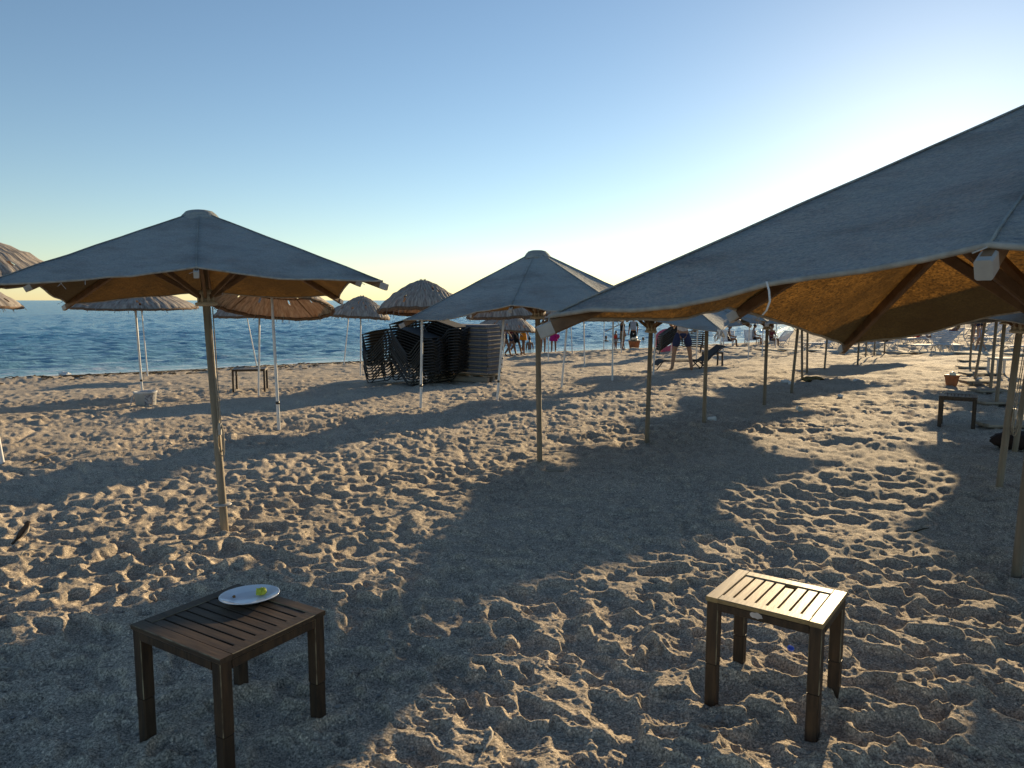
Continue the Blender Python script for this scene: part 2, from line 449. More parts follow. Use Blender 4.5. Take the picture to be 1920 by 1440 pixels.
# ------------------------------------------------------------------ beach
MOUNDS = [(422, 998), (1012, 868), (1213, 826), (1320, 796), (1433, 760), (523, 802), (1905, 1082), (1873, 922), (1902, 852), (267, 1388), (583, 1356), (452, 1294), (1325, 1315), (1522, 1378), (1556, 1296), (1372, 1246), (789, 766), (4, 868)]
def make_beach():
    r = [0.25, 0.6, 1.0, 1.4, 1.75]; x = 2.0
    while x < 260:
        r.append(x); x += min(0.00072 * x * x, 0.0078 * x) if x < 70 else 0.05 * x
    r = np.array(r)
    fine = np.linspace(-R(41), R(41), 900)
    rest = np.linspace(R(41), 2 * math.pi - R(41), 50)[1:-1]
    th = np.concatenate([fine, rest])
    RR, TT = np.meshgrid(r, th, indexing='ij')
    X, Y = RR * np.sin(TT), RR * np.cos(TT)
    S = sval(X, Y)
    # wavy shoreline
    Sw = S + 0.5 * vnoise(X * 0.13, Y * 0.13, 5)
    Z = slope_np(Sw)
    dry = np.clip((SHORE - 0.6 - Sw) / 3.0, 0, 1)
    Z += dry * (0.030 * fbm(X * 0.7, Y * 0.7, 3, 3) + 0.012 * fbm(X * 3.1, Y * 3.1, 3, 9))
    Z += 0.10 * np.exp(-((Sw - 28.6) / 1.3) ** 2) * (0.6 + 0.6 * vnoise(X * 0.5, Y * 0.5, 12))
    # trodden sand: footprints pressed one over another
    nr, nf = len(r), 900
    for px, py in MOUNDS:          # sand heaped round the poles and legs
        q = G(px, py); d2 = (X - q.x) ** 2 + (Y - q.y) ** 2
        Z += 0.030 * np.exp(-d2 / 0.10 ** 2) - 0.012 * np.exp(-d2 / 0.24 ** 2)
    Z0 = Z.copy()
    rad = np.concatenate([np.sqrt(RNG.uniform(1.6 ** 2, 19.0 ** 2, 19000)), RNG.uniform(1.6, 9.0, 2500), np.sqrt(RNG.uniform(18.0 ** 2, 34.0 ** 2, 6500))]); RNG.shuffle(rad)
    ang = RNG.uniform(-R(40.5), R(40.5), len(rad))
    dirs = RNG.normal(R(-33), 0.55, len(rad)); dirs[::3] = RNG.uniform(0, math.pi, len(dirs[::3]))
    SOFT = np.clip(0.95 + 0.75 * fbm(rad * np.sin(ang) * 0.55, rad * np.cos(ang) * 0.55, 2, 77), 0.25, 1.5)
    step = fine[1] - fine[0]
    for i in range(len(rad)):
        rr, aa = rad[i], ang[i]
        cx, cy = rr * math.sin(aa), rr * math.cos(aa)
        s0 = SN[0] * cx + SN[1] * cy
        if s0 > SHORE - 1.5: continue
        big = RNG.uniform()
        la = (RNG.uniform(0.036, 0.078) if big < 0.80 else RNG.uniform(0.09, 0.145)) * (1.0 if rr < 14 else 1.6)
        lb = la * RNG.uniform(0.42, 0.85)
        dep = (0.004 + 0.105 * la) * RNG.uniform(0.5, 1.35) * SOFT[i]
        ext = la * 1.75
        i0 = np.searchsorted(r, rr - ext); i1 = np.searchsorted(r, rr + ext)
        da = ext / rr
        j0 = max(0, int((aa - da - fine[0]) / step)); j1 = min(nf, int((aa + da - fine[0]) / step) + 2)
        if i1 - i0 < 2 or j1 - j0 < 2: continue
        x = X[i0:i1, j0:j1] - cx; y = Y[i0:i1, j0:j1] - cy
        c, s = math.cos(dirs[i]), math.sin(dirs[i])
        u = (x * c + y * s); v = (-x * s + y * c)
        v = v + 0.12 * u * u / la * RNG.choice((-1, 1))
        d = np.sqrt((u / la) ** 2 + (v / (lb * (1 + 0.22 * u / la))) ** 2)
        z = Z[i0:i1, j0:j1]
        w = np.clip((1.06 - d) / 0.45, 0, 1); w = w * w * (3 - 2 * w)
        zc = z[d < 1.0].mean() if (d < 1.0).any() else z.mean()
        z0 = Z0[i0:i1, j0:j1]
        fl = max(zc - dep, float(z0.mean()) - 0.036) - dep * 0.35 * u / la - 0.010 * (1 - np.clip(d, 0, 1) ** 2)
        if rr < 6 and big > 0.86:       # sole treads
            fl = fl + 0.0022 * np.sin(u * (2 * math.pi / 0.017) + 1.5 * np.sin(v * 60))
        rim = dep * 0.22 * np.exp(-((d - 1.15) / 0.20) ** 2) * np.clip(1 - (z - z0) / 0.012, 0, 1)
        Z[i0:i1, j0:j1] = z * (1 - w) + fl * w + rim
    for fx, fy, fr, fw in [(-9.5, 9.0, 3.1, 0.05), (-12.0, 12.0, 5.0, 0.05), (6.0, 9.0, 6.6, 0.035), (-3.0, 14.0, 9.2, 0.04), (8.0, 2.0, 6.1, 0.03), (0.5, 22.0, 15.5, 0.05), (-6.0, -2.0, 9.3, 0.03)]:   # drag marks
        dd = np.abs(np.hypot(X - fx, Y - fy) - fr + 0.05 * vnoise(X * 1.5, Y * 1.5, 61)); Z += (-0.016 * np.exp(-(dd / fw) ** 2) + 0.009 * np.exp(-((dd - 2.0 * fw) / fw) ** 2)) * np.clip(0.5 + vnoise(X * 0.4, Y * 0.4, 66), 0, 1)
    dz = Z - Z0; Z = Z0 + np.where(dz > 0, 0.012 * np.tanh(dz / 0.012), dz) + 0.012
    far = np.clip((RR - 26) / 8, 0, 1) * dry
    Z += far * 0.085 * fbm(X * 1.9, Y * 1.9, 3, 41)
    for _ in range(1):
        B = Z[:, :nf]; B2 = B.copy()
        B2[1:-1, 1:-1] = (B[1:-1, 1:-1] * 2 + B[:-2, 1:-1] + B[2:, 1:-1] + B[1:-1, :-2] + B[1:-1, 2:]) / 6
        Z[:, :nf] = np.where(RR[:, :nf] < 9, B2, B)
    rough = np.clip(1.2 - RR / 30, 0.25, 1) * dry
    Z += rough * (0.0042 * fbm(X * 14, Y * 14, 3, 21) + 0.0026 * fbm(X * 55, Y * 55, 2, 31))
    wet = np.clip((Sw - (SHORE - 1.8)) / 1.4, 0, 1)
    co = np.stack([X, Y, Z], -1).reshape(-1, 3)
    q = grid_quads(len(r), len(th))[:, ::-1]
    o = np_mesh('beach_sand', co, q, M['sand'], True, {'wet': wet.ravel()})
    tag(o, 'trodden grey beige sand sloping down to the sea', 'sand', kind='structure')
    # plug the middle under the camera
    return r, th, Z

BR, BT, BZ = make_beach()

def ground(x, y):
    """height of the modelled sand at a point"""
    r = math.hypot(x, y); a = math.atan2(x, y)
    if abs(a) > R(40.9) or r < 2.0: return zb(x, y)
    i = min(np.searchsorted(BR, r), len(BR) - 1); j = min(int((a + R(41)) / (R(82) / 899)), 899)
    return float(BZ[i, j])

def ground_low(x, y, d=0.06):
    return min(ground(x + a, y + b) for a in (-d, 0, d) for b in (-d, 0, d))

def make_sea_mesh():
    r = []; x = 20.0
    while x < 420: r.append(x); x += 0.0050 * x if x < 75 else (0.012 * x if x < 180 else 0.03 * x)
    for x in (600, 1000, 2000, 5000, 12000, 25000): r.append(float(x))
    r = np.array(r)
    fine = np.linspace(-R(42), R(42), 560); rest = np.linspace(R(42), 2 * math.pi - R(42), 40)[1:-1]
    th = np.concatenate([fine, rest])
    RR, TT = np.meshgrid(r, th, indexing='ij'); X, Y = RR * np.sin(TT), RR * np.cos(TT)
    S = sval(X, Y) - SHORE
    T = SN[1] * X - SN[0] * Y
    amp = np.clip(S / 6, 0.10, 1) * np.clip(1.6 - RR / 260, 0, 1)
    Z = np.full_like(X, SEA)
    rd = random.Random(4)
    for k in range(26):
        lam = rd.uniform(0.65, 2.3); an = math.atan2(-SN[1], -SN[0]) + rd.gauss(0, 0.55)
        kx, ky = math.cos(an) * 2 * math.pi / lam, math.sin(an) * 2 * math.pi / lam
        ph = kx * X + ky * Y + rd.uniform(0, 6.28)
        Z += amp * 0.0095 * lam ** 0.9 * (np.sin(ph) + 0.25 * np.sin(2 * ph + 0.6))
    # small breaker close in
    Z += 0.10 * np.exp(-((S - 2.6 - 0.5 * vnoise(T * 0.15, T * 0 + 3.3, 2)) / 0.5) ** 2) * (0.5 + 0.5 * vnoise(T * 0.12, T * 0, 6))
    Z = np.where(RR > 500, SEA, Z)
    nz = vnoise(T * 0.16, S * 0.5, 8)
    foam = np.clip(1.5 - np.abs(S - 0.1 + 0.5 * nz) / 0.9, 0, 1.0) + 0.85 * np.exp(-((S - 2.3 + 0.6 * nz) / 0.5) ** 2) + 0.35 * np.exp(-((S - 5 + 1.1 * nz) / 0.6) ** 2)
    shoal = np.clip(1 - S / 34, 0, 1) * 0.75
    co = np.stack([X, Y, Z], -1).reshape(-1, 3)
    o = np_mesh('sea', co, grid_quads(len(r), len(th))[:, ::-1], M['sea'], True, {'foam': np.clip(foam, 0, 1).ravel(), 'shoal': shoal.ravel()})
    tag(o, 'rippled blue sea running out to the horizon', 'sea', kind='structure')

make_sea_mesh()

# ------------------------------------------------------------------ canvas parasols on wooden poles
def canvas_parasol(base, apex, label, rise=0.56, half=1.03, rot=0.0, drop=0.09, g=(0, 0), hub_d=0.62, full=True, scal=0.045,
                   group='canvas parasols on wooden poles', lift=None, rope=False, collar=False, fray=None, cloth='canvas'):
    base = Vector(base); apex = Vector(apex)
    ax = (apex - base).normalized()
    t = thing('canvas_parasol', base, label, 'parasol', group)
    rc = apex - ax * rise
    lift = lift or {}
    rim = []
    for i in range(8):
        a = R(rot) + i * math.pi / 4
        L = half if i % 2 == 0 else half * 1.414
        dx, dy = L * math.cos(a), L * math.sin(a)
        rim.append(rc + Vector((dx, dy, g[0] * dx + g[1] * dy - (drop if i % 2 else 0) + lift.get(i, 0))))
    top = apex - ax * 0.03
    # pole
    MB().tube([base - ax * 0.30, base + ax * 0.2, apex - ax * 0.05], [0.027, 0.027, 0.025], 12).build('pole', M['pole_wood'], t, True, base)
    # ribs, struts
    hub = apex - ax * hub_d
    for i in range(8):
        d = (rim[i] - top); dn = d.normalized()
        out = Vector((dn.x, dn.y, 0)).normalized()
        s = top - Vector((0, 0, 0.045)) + out * 0.03; e = rim[i] - Vector((0, 0, 0.030)) + dn * 0.015
        rb = MB().beam(s, e, 0.026, 0.040).build('rib', M['rib_wood'], t, off=base)
        if full:
            MB().beam(e - dn * 0.025, e + dn * 0.018, 0.029, 0.038, ch=0.12).build('end_cap', M['cap'], rb, off=base)
        mid = s.lerp(e, 0.47 if i % 2 == 0 else 0.36)
        MB().beam(hub + out * 0.04 + ax * 0.01, mid - Vector((0, 0, 0.02)), 0.020, 0.032).build('strut', M['rib_wood'], t, off=base)
    q = Vector((0, 0, 1)).rotation_difference(ax)
    hb = MB()
    hb.lathe([(0.030, -0.055), (0.070, -0.050), (0.072, -0.030), (0.048, -0.024), (0.050, 0.020), (0.066, 0.028), (0.060, 0.052), (0.030, 0.060)], 16)
    if full:
        for i in range(8):
            a = R(rot) + i * math.pi / 4; o_ = Vector((math.cos(a), math.sin(a), 0)); s_ = o_.cross(Vector((0, 0, 1)))
            hb.beam(o_ * 0.045 + s_ * 0.017 + Vector((0, 0, -0.03)), o_ * 0.045 + s_ * 0.017 + Vector((0, 0, 0.045)), 0.012, 0.035)
    hb.v = [tuple(q @ Vector(v) + hub) for v in hb.v]
    hb.build('hub', M['hub'], t, True, base)
    # canvas: straight over the ribs, slack between them
    nu, nt = (9, 16) if full else (4, 6)
    vs = []; fs = []; cols = 8 * nu
    sd = sum(ord(c) for c in label) % 97
    for k in range(nt + 1):
        tt = 0.075 + 0.925 * k / nt
        for i in range(8):
            A = top.lerp(rim[i], tt); B = top.lerp(rim[(i + 1) % 8], tt)
            for u in range(nu):
                f = u / nu
                P = A.lerp(B, f); arch = 4 * f * (1 - f)
                inw = (top - P); inw.z = 0
                P = P + inw.normalized() * (arch * scal * tt ** 3 * half) - Vector((0, 0, arch * 0.030 * tt * (1.5 - tt)))
                w = vnoise(np.array([P.x * 5 + sd]), np.array([P.y * 5 + P.z * 3]), 3)[0] * 0.006 * tt
                w += vnoise(np.array([(i + f) * 4.0 + sd]), np.array([tt * 2.0]), 7)[0] * 0.005 * tt
                if k == nt: w += vnoise(np.array([(i * nu + u) * 0.9]), np.array([sd * 1.3]), 5)[0] * 0.010 + vnoise(np.array([(i * nu + u) * 0.31]), np.array([sd * 0.7]), 15)[0] * 0.016
                vs.append(P + Vector((0, 0, w)))
    for k in range(nt):
        for c in range(cols):
            c2 = (c + 1) % cols
            fs.append((k * cols + c, (k + 1) * cols + c, (k + 1) * cols + c2, k * cols + c2))
    cv = MB().add(vs, fs).build('canopy', M[cloth], t, True, base)
    capm = MB(); rn = 16
    ring = [(0.150, -0.092), (0.128, -0.066), (0.108, -0.040), (0.086, -0.018), (0.050, -0.008), (0.0, -0.005)]
    capm.lathe(ring, rn, wob=lambda a, i: 0.05 * math.sin(3 * a + sd) + 0.03 * math.sin(7 * a + i))
    capm.v = [tuple(q @ Vector(v) + apex - ax * 0.02) for v in capm.v]
    capm.build('top_cap', M['canvas'], cv, True, base)
    if full:
        edge = [vs[nt * cols + c] for c in range(cols)]
        MB().tube([e + Vector((0, 0, 0.002)) for e in edge], 0.0065, 6, close=True).build('hem', M['canvas_hem'], cv, True, base)
        sm = []
        for i in range(8):
            pts = [vs[k * cols + i * nu] + Vector((0, 0, 0.003)) for k in range(nt + 1)]
            MB().tube(pts, 0.0034, 5).build('seam', M['canvas'], cv, True, base)
        # loose threads
        th = MB(); rd = random.Random(sd)
        for _ in range(16):
            e = edge[rd.randrange(cols)]; L = rd.uniform(0.01, 0.04)
            th.tube([e, e + Vector((rd.uniform(-.015, .015), rd.uniform(-.015, .015), -L * 0.4)), e + Vector((rd.uniform(-.03, .03), rd.uniform(-.03, .03), -L))], 0.0016, 4)
        tag(th.build('frayed_threads', M['cap'], cv, False, base), kind='stuff')
    if fray is not None:
        fm = MB(); rd = random.Random(fray); c0 = rim[fray]
        for _ in range(14):
            o1 = c0 + Vector((rd.uniform(-.06, .06), rd.uniform(-.05, .05), rd.uniform(-.01, .03))); w = rd.uniform(0.006, 0.02); L = rd.uniform(0.05, 0.13)
            e1 = o1 + Vector((rd.uniform(-.04, .04), rd.uniform(-.04, .02), -L)); sd_ = Vector((rd.uniform(-1, 1), rd.uniform(-1, 1), 0)).normalized() * w
            md_ = o1.lerp(e1, 0.5) + Vector((rd.uniform(-.02, .02), rd.uniform(-.02, .02), 0))
            fm.add([o1 - sd_, o1 + sd_, md_ + sd_, md_ - sd_, e1 + sd_ * 0.4, e1 - sd_ * 0.4], [(0, 1, 2, 3), (3, 2, 4, 5)])
        fm.build('torn_corner', M['paper'], cv, False, base)
    if rope and full:
        side = Vector((0.75, -0.66, 0)).normalized()
        p0 = hub - ax * 0.06 + side * 0.05; zt = (hub - base).length
        pts = [p0, base + ax * (zt * 0.55) + side * 0.036, base + ax * (zt * 0.33) + side * 0.034]
        rp = MB().tube(pts, 0.004, 6); rp.tube([p + Vector((0.016, 0, 0)) for p in pts], 0.004, 6)
        lo = base + ax * (zt * 0.42) + side * 0.045
        lp = [lo + Vector((0.022 * math.sin(a), 0.01 * math.cos(2 * a), 0.10 * math.cos(a))) for a in np.linspace(0, 2 * math.pi, 15)]
        rp.tube(lp, 0.0045, 6)
        rp.tube([p + Vector((0.008, -0.006, -0.03)) for p in lp], 0.0045, 6)
        ro = rp.build('rope', M['rope'], t, True, base)
        cl = MB().beam(lo + Vector((0, 0, 0.02)), lo + Vector((0, 0, 0.10)), 0.02, 0.03)
        cl.build('pulley', M['cap'], ro, off=base)
    if collar:
        cm = MB(); cm.lathe([(0.027, -0.006), (0.058, -0.006), (0.060, 0.0), (0.056, 0.006), (0.027, 0.008)], 18)
        cm.v = [tuple(q @ Vector(v) + base + ax * 0.215) for v in cm.v]
        cm.build('collar', M['cap'], t, True, base)
    return t

def on_sand(p, sink=0.0):
    return Vector((p[0], p[1], ground(p[0], p[1]) - sink))

def quick_parasol(px, py, label, top=2.12, lean=(0, 0), **kw):
    b = on_sand(G(px, py))
    z = zb(b.x, b.y)
    return canvas_parasol(b, (b.x + lean[0], b.y + lean[1], z + top), label, **kw)

b = on_sand(G(422, 998))
canvas_parasol(b, at(372, 387, b.y + 0.10), 'blue-grey canvas parasol over the sea at left with its pole roped and collared', rise=0.50, half=1.03, rot=20, drop=0.085, g=(0.035, -0.035), rope=True, collar=True)
b = on_sand(G(1012, 868))
canvas_parasol(b, at(1006, 464, b.y), 'blue-grey canvas parasol in front of the black lounger stacks, middle of the picture', rise=0.54, half=1.0, rot=-15, drop=0.10, g=(0.045, 0.01), hub_d=0.64)
# the big one close by on the right, its pole just outside the frame
big_one = canvas_parasol((1.60, 2.10, -0.02), (1.585, 2.08, 2.24), 'large canvas parasol close by at right, sun glowing orange through its underside', rise=0.618, half=1.05, rot=45, drop=0.10, g=(-0.02, -0.08), hub_d=0.74, cloth='canvas_thin', scal=0.06, lift={0: 0.09, 7: 0.12})
_st = MB(); _w = 0.0026
for _k, _p in enumerate([(0.545, 1.612, 1.640), (0.549, 1.606, 1.620), (0.551, 1.604, 1.598), (0.545, 1.606, 1.578), (0.538, 1.610, 1.568)]):
    _st.v += [(_p[0] - _w, _p[1], _p[2]), (_p[0] + _w, _p[1] + 0.002, _p[2])]
_st.f = [(2 * k, 2 * k + 1, 2 * k + 3, 2 * k + 2) for k in range(4)]
_st.build('tie_strap', M['paper'], big_one, True, (1.60, 2.10, -0.02))
b = on_sand(G(1213, 826))
canvas_parasol(b, (b.x + 0.02, b.y - 0.05, 1.90), 'low canvas parasol behind the big one, frayed corner catching the sun', rise=0.45, half=0.96, rot=-25, drop=0.10, g=(-0.03, 0.03), fray=7)
# the row going away to the right
quick_parasol(1320, 796, 'canvas parasol on the wooden pole just left of the black lounger and side table', 2.05, rot=-30, half=0.95, g=(0.0, 0.03), rise=0.5)
quick_parasol(1433, 760, 'grey canvas parasol, its rim showing left of the big one', 1.90, rot=-20, half=1.05, g=(0.03, 0.02), rise=0.5)
quick_parasol(1484, 735, 'canvas parasol on the leaning wooden pole before the dark rag on the sand', 2.06, (0.12, 0), rot=8, half=1.05, full=False)
quick_parasol(1504, 712, 'canvas parasol on the wooden pole with the dark rag right behind it', 2.06, (-0.08, 0.05), rot=30, half=1.0, full=False)
quick_parasol(1513, 700, 'canvas parasol on the thin wooden pole just right of its close neighbour', 2.08, (-0.06, 0), rot=-10, half=1.0, full=False)
quick_parasol(1546, 690, 'canvas parasol on a lone wooden pole short of the boardwalk, middle right', 2.1, (0.08, 0), rot=22, half=1.0, full=False)
quick_parasol(1608, 684, 'canvas parasol whose pole stands below the big parasol corner', 2.1, (0.02, 0), rot=5, half=1.0, full=False)
quick_parasol(1623, 670, 'canvas parasol on the leftmost of three slim poles beside the boardwalk', 2.1, (0.0, 0), rot=40, half=1.0, full=False)
quick_parasol(1639, 667, 'canvas parasol on the middle of three slim poles beside the boardwalk', 2.1, (0.0, 0), rot=15, half=1.0, full=False)
quick_parasol(1658, 665, 'canvas parasol on the rightmost of three slim poles beside the boardwalk', 2.1, (0.0, 0), rot=-15, half=1.0, full=False)
# right-hand row
b = on_sand(G(1905, 1082))
canvas_parasol(b, (b.x + 0.10, b.y + 0.05, 2.16), 'canvas parasol on the nearest full pole at the right edge', rot=10, half=1.03, g=(0, 0), rise=0.5)
b = on_sand(G(1873, 922))
canvas_parasol(b, (b.x + 0.12, b.y + 0.02, 2.04), 'canvas parasol whose pole at right shows its hub block and coiled rope', rot=30, half=1.0, g=(0.02, 0.03), rise=0.5, hub_d=0.66, rope=True)
quick_parasol(1902, 852, 'canvas parasol on the leaning pole in front of the dark bundle at right', 1.98, (0.18, 0.03), rot=45, half=0.95, hub_d=0.68)
quick_parasol(1868, 761, 'canvas parasol on the wooden pole standing by the nearer stepping planks', 1.92, (0.05, 0), rot=45, half=0.9, full=False)
quick_parasol(1857, 731, 'canvas parasol on the wooden pole left of the small white table', 2.0, (0.03, 0), rot=35, half=0.9, full=False)
quick_parasol(1827, 716, 'canvas parasol on the leaning pole right of the terracotta pot', 1.98, (0.22, 0), rot=45, half=0.9, full=False)
quick_parasol(1818, 692, 'canvas parasol on the stout wooden pole behind the lit stepping plank', 2.1, (0.0, 0), rot=-5, half=1.05, full=False)

# ------------------------------------------------------------------ woven reed parasols on white poles
def reed_mesh(r, rise, n_b=38, seed=0):
    per = 4; n = n_b * per; rows = 11
    rd = random.Random(seed)
    vs, fs, uvs = [], [], []
    bun = [rd.uniform(0.85, 1.15) for _ in range(n_b)]
    for k in range(rows + 1):
        t = k / rows
        for c in range(n):
            a = 2 * math.pi * c / n
            f = (c % per) / per
            cor = abs(math.sin(math.pi * f)) * bun[c // per]
            rr = r * (0.05 + 0.95 * t) * (1 + (0.012 * (cor - 0.5) + rd.uniform(-0.012, 0.012)) * (1.0 if k == rows else 0.3))
            z = rise * (1 - t ** 1.42) + 0.013 * cor * min(1, t * 3) + 0.008 * (k % 2)
            z += 0.012 * math.sin(a * 3 + seed) * t + (0.014 if k in (7, 8) and k == 7 else 0)
            if k == rows: z -= 0.045 + rd.uniform(0, 0.012)
            vs.append((rr * math.cos(a), rr * math.sin(a), z)); uvs.append((c / n, t))
    for k in range(rows):
        for c in range(n):
            if 1 <= k < rows - 1 and rd.random() < 0.035: continue      # gaps where light comes through
            c2 = (c + 1) % n
            fs.append((k * n + c, (k + 1) * n + c, (k + 1) * n + c2, k * n + c2))
    me = bpy.data.meshes.new('reed_canopy'); me.from_pydata(vs, [], fs); me.update()
    ul = me.uv_layers.new(name='UVMap')
    li = np.zeros(len(me.loops), dtype=np.int32); me.loops.foreach_get('vertex_index', li)
    ul.data.foreach_set('uv', np.array(uvs, dtype=np.float32)[li].ravel())
    me.polygons.foreach_set('use_smooth', [True] * len(me.polygons))
    me.materials.append(M['straw'])
    return me

REED = [reed_mesh(1.0, 0.42, 38, s) for s in range(3)]
def reed_trim(name, r, z, rad, seed, n=60):
    rd = random.Random(seed)
    pts = [(r * math.cos(a) * (1 + rd.uniform(-.006, .006)), r * math.sin(a) * (1 + rd.uniform(-.006, .006)), z + rd.uniform(-.01, .01)) for a in np.linspace(0, 2 * math.pi, n, endpoint=False)]
    me = MB().tube(pts, rad, 6, close=True).mesh(name); me.materials.append(M['reed_edge']); return me
M['reed_edge'] = mat('reed_edge', (0.20, 0.125, 0.075), (0.09, 0.055, 0.035), 25, 0.85, 0.006, 60)
RIM = reed_trim('rim', 0.985, -0.035, 0.030, 1); BAND = reed_trim('band', 0.60, 0.222, 0.010, 2)
LOOSE = MB(); _rd = random.Random(18)
for _k in range(34):
    _a = _rd.uniform(0, 6.28); _q = _rd.uniform(0.90, 0.98); _e = _q + _rd.uniform(0.03, 0.09)
    LOOSE.tube([(_q * math.cos(_a), _q * math.sin(_a), 0.02), (_e * math.cos(_a + 0.02), _e * math.sin(_a + 0.02), -0.06 - _rd.uniform(0, 0.06))], 0.005, 4)
LOOSE = LOOSE.mesh('loose_reeds'); LOOSE.materials.append(M['straw'])
TUFT = MB()
_rd = random.Random(8)
for _k in range(26):
    _a = _rd.uniform(0, 6.28); _q = _rd.uniform(0.02, 0.06)
    TUFT.tube([(_q * math.cos(_a), _q * math.sin(_a), 0.40), (_q * 1.5 * math.cos(_a), _q * 1.5 * math.sin(_a), 0.405 + _rd.uniform(0.01, 0.045))], 0.007, 5)
TUFT = TUFT.mesh('tip_bundle'); TUFT.materials.append(M['straw'])
RIBS = []
for _k in range(8):
    _a = _k * math.pi / 4
    _m = MB().tube([(0.03 * math.cos(_a), 0.03 * math.sin(_a), 0.36), (0.55 * math.cos(_a), 0.55 * math.sin(_a), 0.20), (0.95 * math.cos(_a), 0.95 * math.sin(_a), -0.02)], 0.009, 5).mesh('rib')
    _m.materials.append(M['rib_wood']); RIBS.append(_m)

def reed_parasol(base, height, r, label, lean=(0, 0), tilt=(0, 0), detail=True, group='woven reed parasols on white poles', bare=False, rise=None):
    base = Vector(base)
    t = thing('reed_parasol', base, label, 'parasol', group)
    topc = Vector((lean[0], lean[1], height))
    MB().tube([(0, 0, -0.25), (0, 0, 0.0), topc * 0.5, topc], [0.024, 0.024, 0.021, 0.019], 10).build('pole', M['white_pole'], t, True)
    if detail:
        MB().tube([topc * 0.18 - Vector((0, 0, 0.02)), topc * 0.18 + Vector((0, 0, 0.02))], 0.028, 10).build('pole_sleeve', M['black'], t, True)
    i = sum(ord(c) for c in label) % 3
    rs = rise or 1.0
    c = link('canopy', REED[i], t); c.location = topc - Vector((0, 0, 0.40 * rs)); c.scale = (r, r, rs); c.rotation_mode = 'QUATERNION'; c.rotation_quaternion = Quaternion((1, 0, 0), tilt[0]) @ Quaternion((0, 1, 0), tilt[1]) @ Quaternion((0, 0, 1), (sum(ord(k) for k in label) % 63) / 10)
    link('rim', RIM, c)
    if detail:
        link('band', BAND, c); link('tip_bundle', TUFT, c); tag(link('loose_reeds', LOOSE, c), kind='stuff')
        for m in RIBS: link('rib', m, c)
    return t

def reed_px(px, py, hgt, r, label, **kw):
    b = on_sand(G(px, py)); return reed_parasol(b, hgt, r, label, **kw)

reed_px(4, 868, 2.44, 0.96, 'woven reed parasol cut by the left edge, its white pole at the frame', lean=(-0.30, 0.05), tilt=(0.05, -0.02), rise=1.1)
reed_px(-66, 778, 2.46, 1.02, 'woven reed parasol beyond the left edge, only its lit tip over the sea', lean=(0, 0), tilt=(0, 0.05))
b = on_sand(G(268, 752))
reed_parasol(b + Vector((0, 0, 0.0)), 2.30, 1.20, 'woven reed parasol planted in a white bucket by the sea', lean=(-0.06, 0), tilt=(0.03, 0.02), rise=0.85)
reed_px(277, 707, 2.66, 1.0, 'woven reed parasol hidden behind the bucket parasol, nearer the water', lean=(-0.10, 0), detail=False)
reed_px(523, 802, 2.12, 0.86, 'woven reed parasol with brown underside showing, left of the stacks', lean=(-0.04, 0), tilt=(-0.24, 0.03), rise=0.85)
reed_px(485, 740, 2.20, 0.95, 'woven reed parasol whose white pole stands before the far dark table', lean=(0.10, 0), detail=False)
reed_px(482, 693, 2.60, 0.95, 'woven reed parasol on a strongly leaning pole behind the far dark table', lean=(-0.42, 0), detail=False)
reed_px(676, 704, 2.42, 0.86, 'woven reed parasol against the yellow sky left of the stacks', lean=(0.06, 0), tilt=(-0.04, 0.06), rise=1.4)
reed_px(645, 686, 2.40, 1.00, 'woven reed parasol with lit lower edge behind the yellow-sky one', lean=(0.30, 0), detail=False)
reed_px(789, 766, 2.14, 0.76, 'woven reed parasol whose white pole crosses the front lounger stack', lean=(0.06, 0), tilt=(-0.09, 0.0), rise=1.15)
reed_px(932, 748, 2.06, 0.74, 'woven reed parasol with glittering holes beside the middle parasol hub', lean=(0.17, 0), tilt=(0.06, -0.06), rise=1.0)
reed_px(941, 690, 1.82, 1.02, 'woven reed parasol low over the walking bathers', lean=(0.16, 0), tilt=(0.0, 0.06), rise=1.2)
reed_px(1028, 677, 2.1, 0.9, 'woven reed parasol at the water in line with the magenta dress', detail=False)
reed_px(1053, 728, 2.02, 0.85, 'woven reed parasol right of the middle parasol pole on a leaning white pole', lean=(0.16, 0), detail=False)
reed_px(1073, 666, 2.05, 0.9, 'woven reed parasol at the water edge on a thin dark leaning pole', lean=(-0.12, 0), detail=False)
reed_px(1096, 688, 2.05, 0.9, 'woven reed parasol on the straight pole left of the swimmers', lean=(-0.05, 0), detail=False)
reed_px(1132, 658, 2.05, 1.0, 'woven reed parasol at the water edge by the floating swimmer', detail=False)
reed_px(1148, 714, 2.0, 0.85, 'woven reed parasol on the straight white pole before the seated child', detail=False)
reed_px(1165, 664, 1.95, 0.95, 'woven reed parasol shading the black-clad person by the chair', lean=(0.12, 0), detail=False)
reed_px(1225, 703, 2.0, 0.85, 'woven reed parasol just right of the low canvas parasol pole', lean=(0.06, 0), detail=False)
reed_px(1258, 665, 2.0, 0.9, 'woven reed parasol left of the man in the white top', lean=(0.06, 0), detail=False)
reed_px(1305, 681, 2.0, 0.85, 'woven reed parasol right of the man in the white top', lean=(0.04, 0), detail=False)
reed_px(1355, 684, 2.0, 0.85, 'woven reed parasol beside the raised back of the black lounger', detail=False)
reed_px(1403, 675, 2.05, 0.85, 'woven reed parasol on the thin white pole with a pale foot board', detail=False)
reed_px(1429, 668, 2.05, 0.85, 'woven reed parasol hidden behind the third wooden pole', detail=False)
reed_px(1454, 656, 2.05, 0.9, 'woven reed parasol at the left end of the white lounger rows', detail=False)

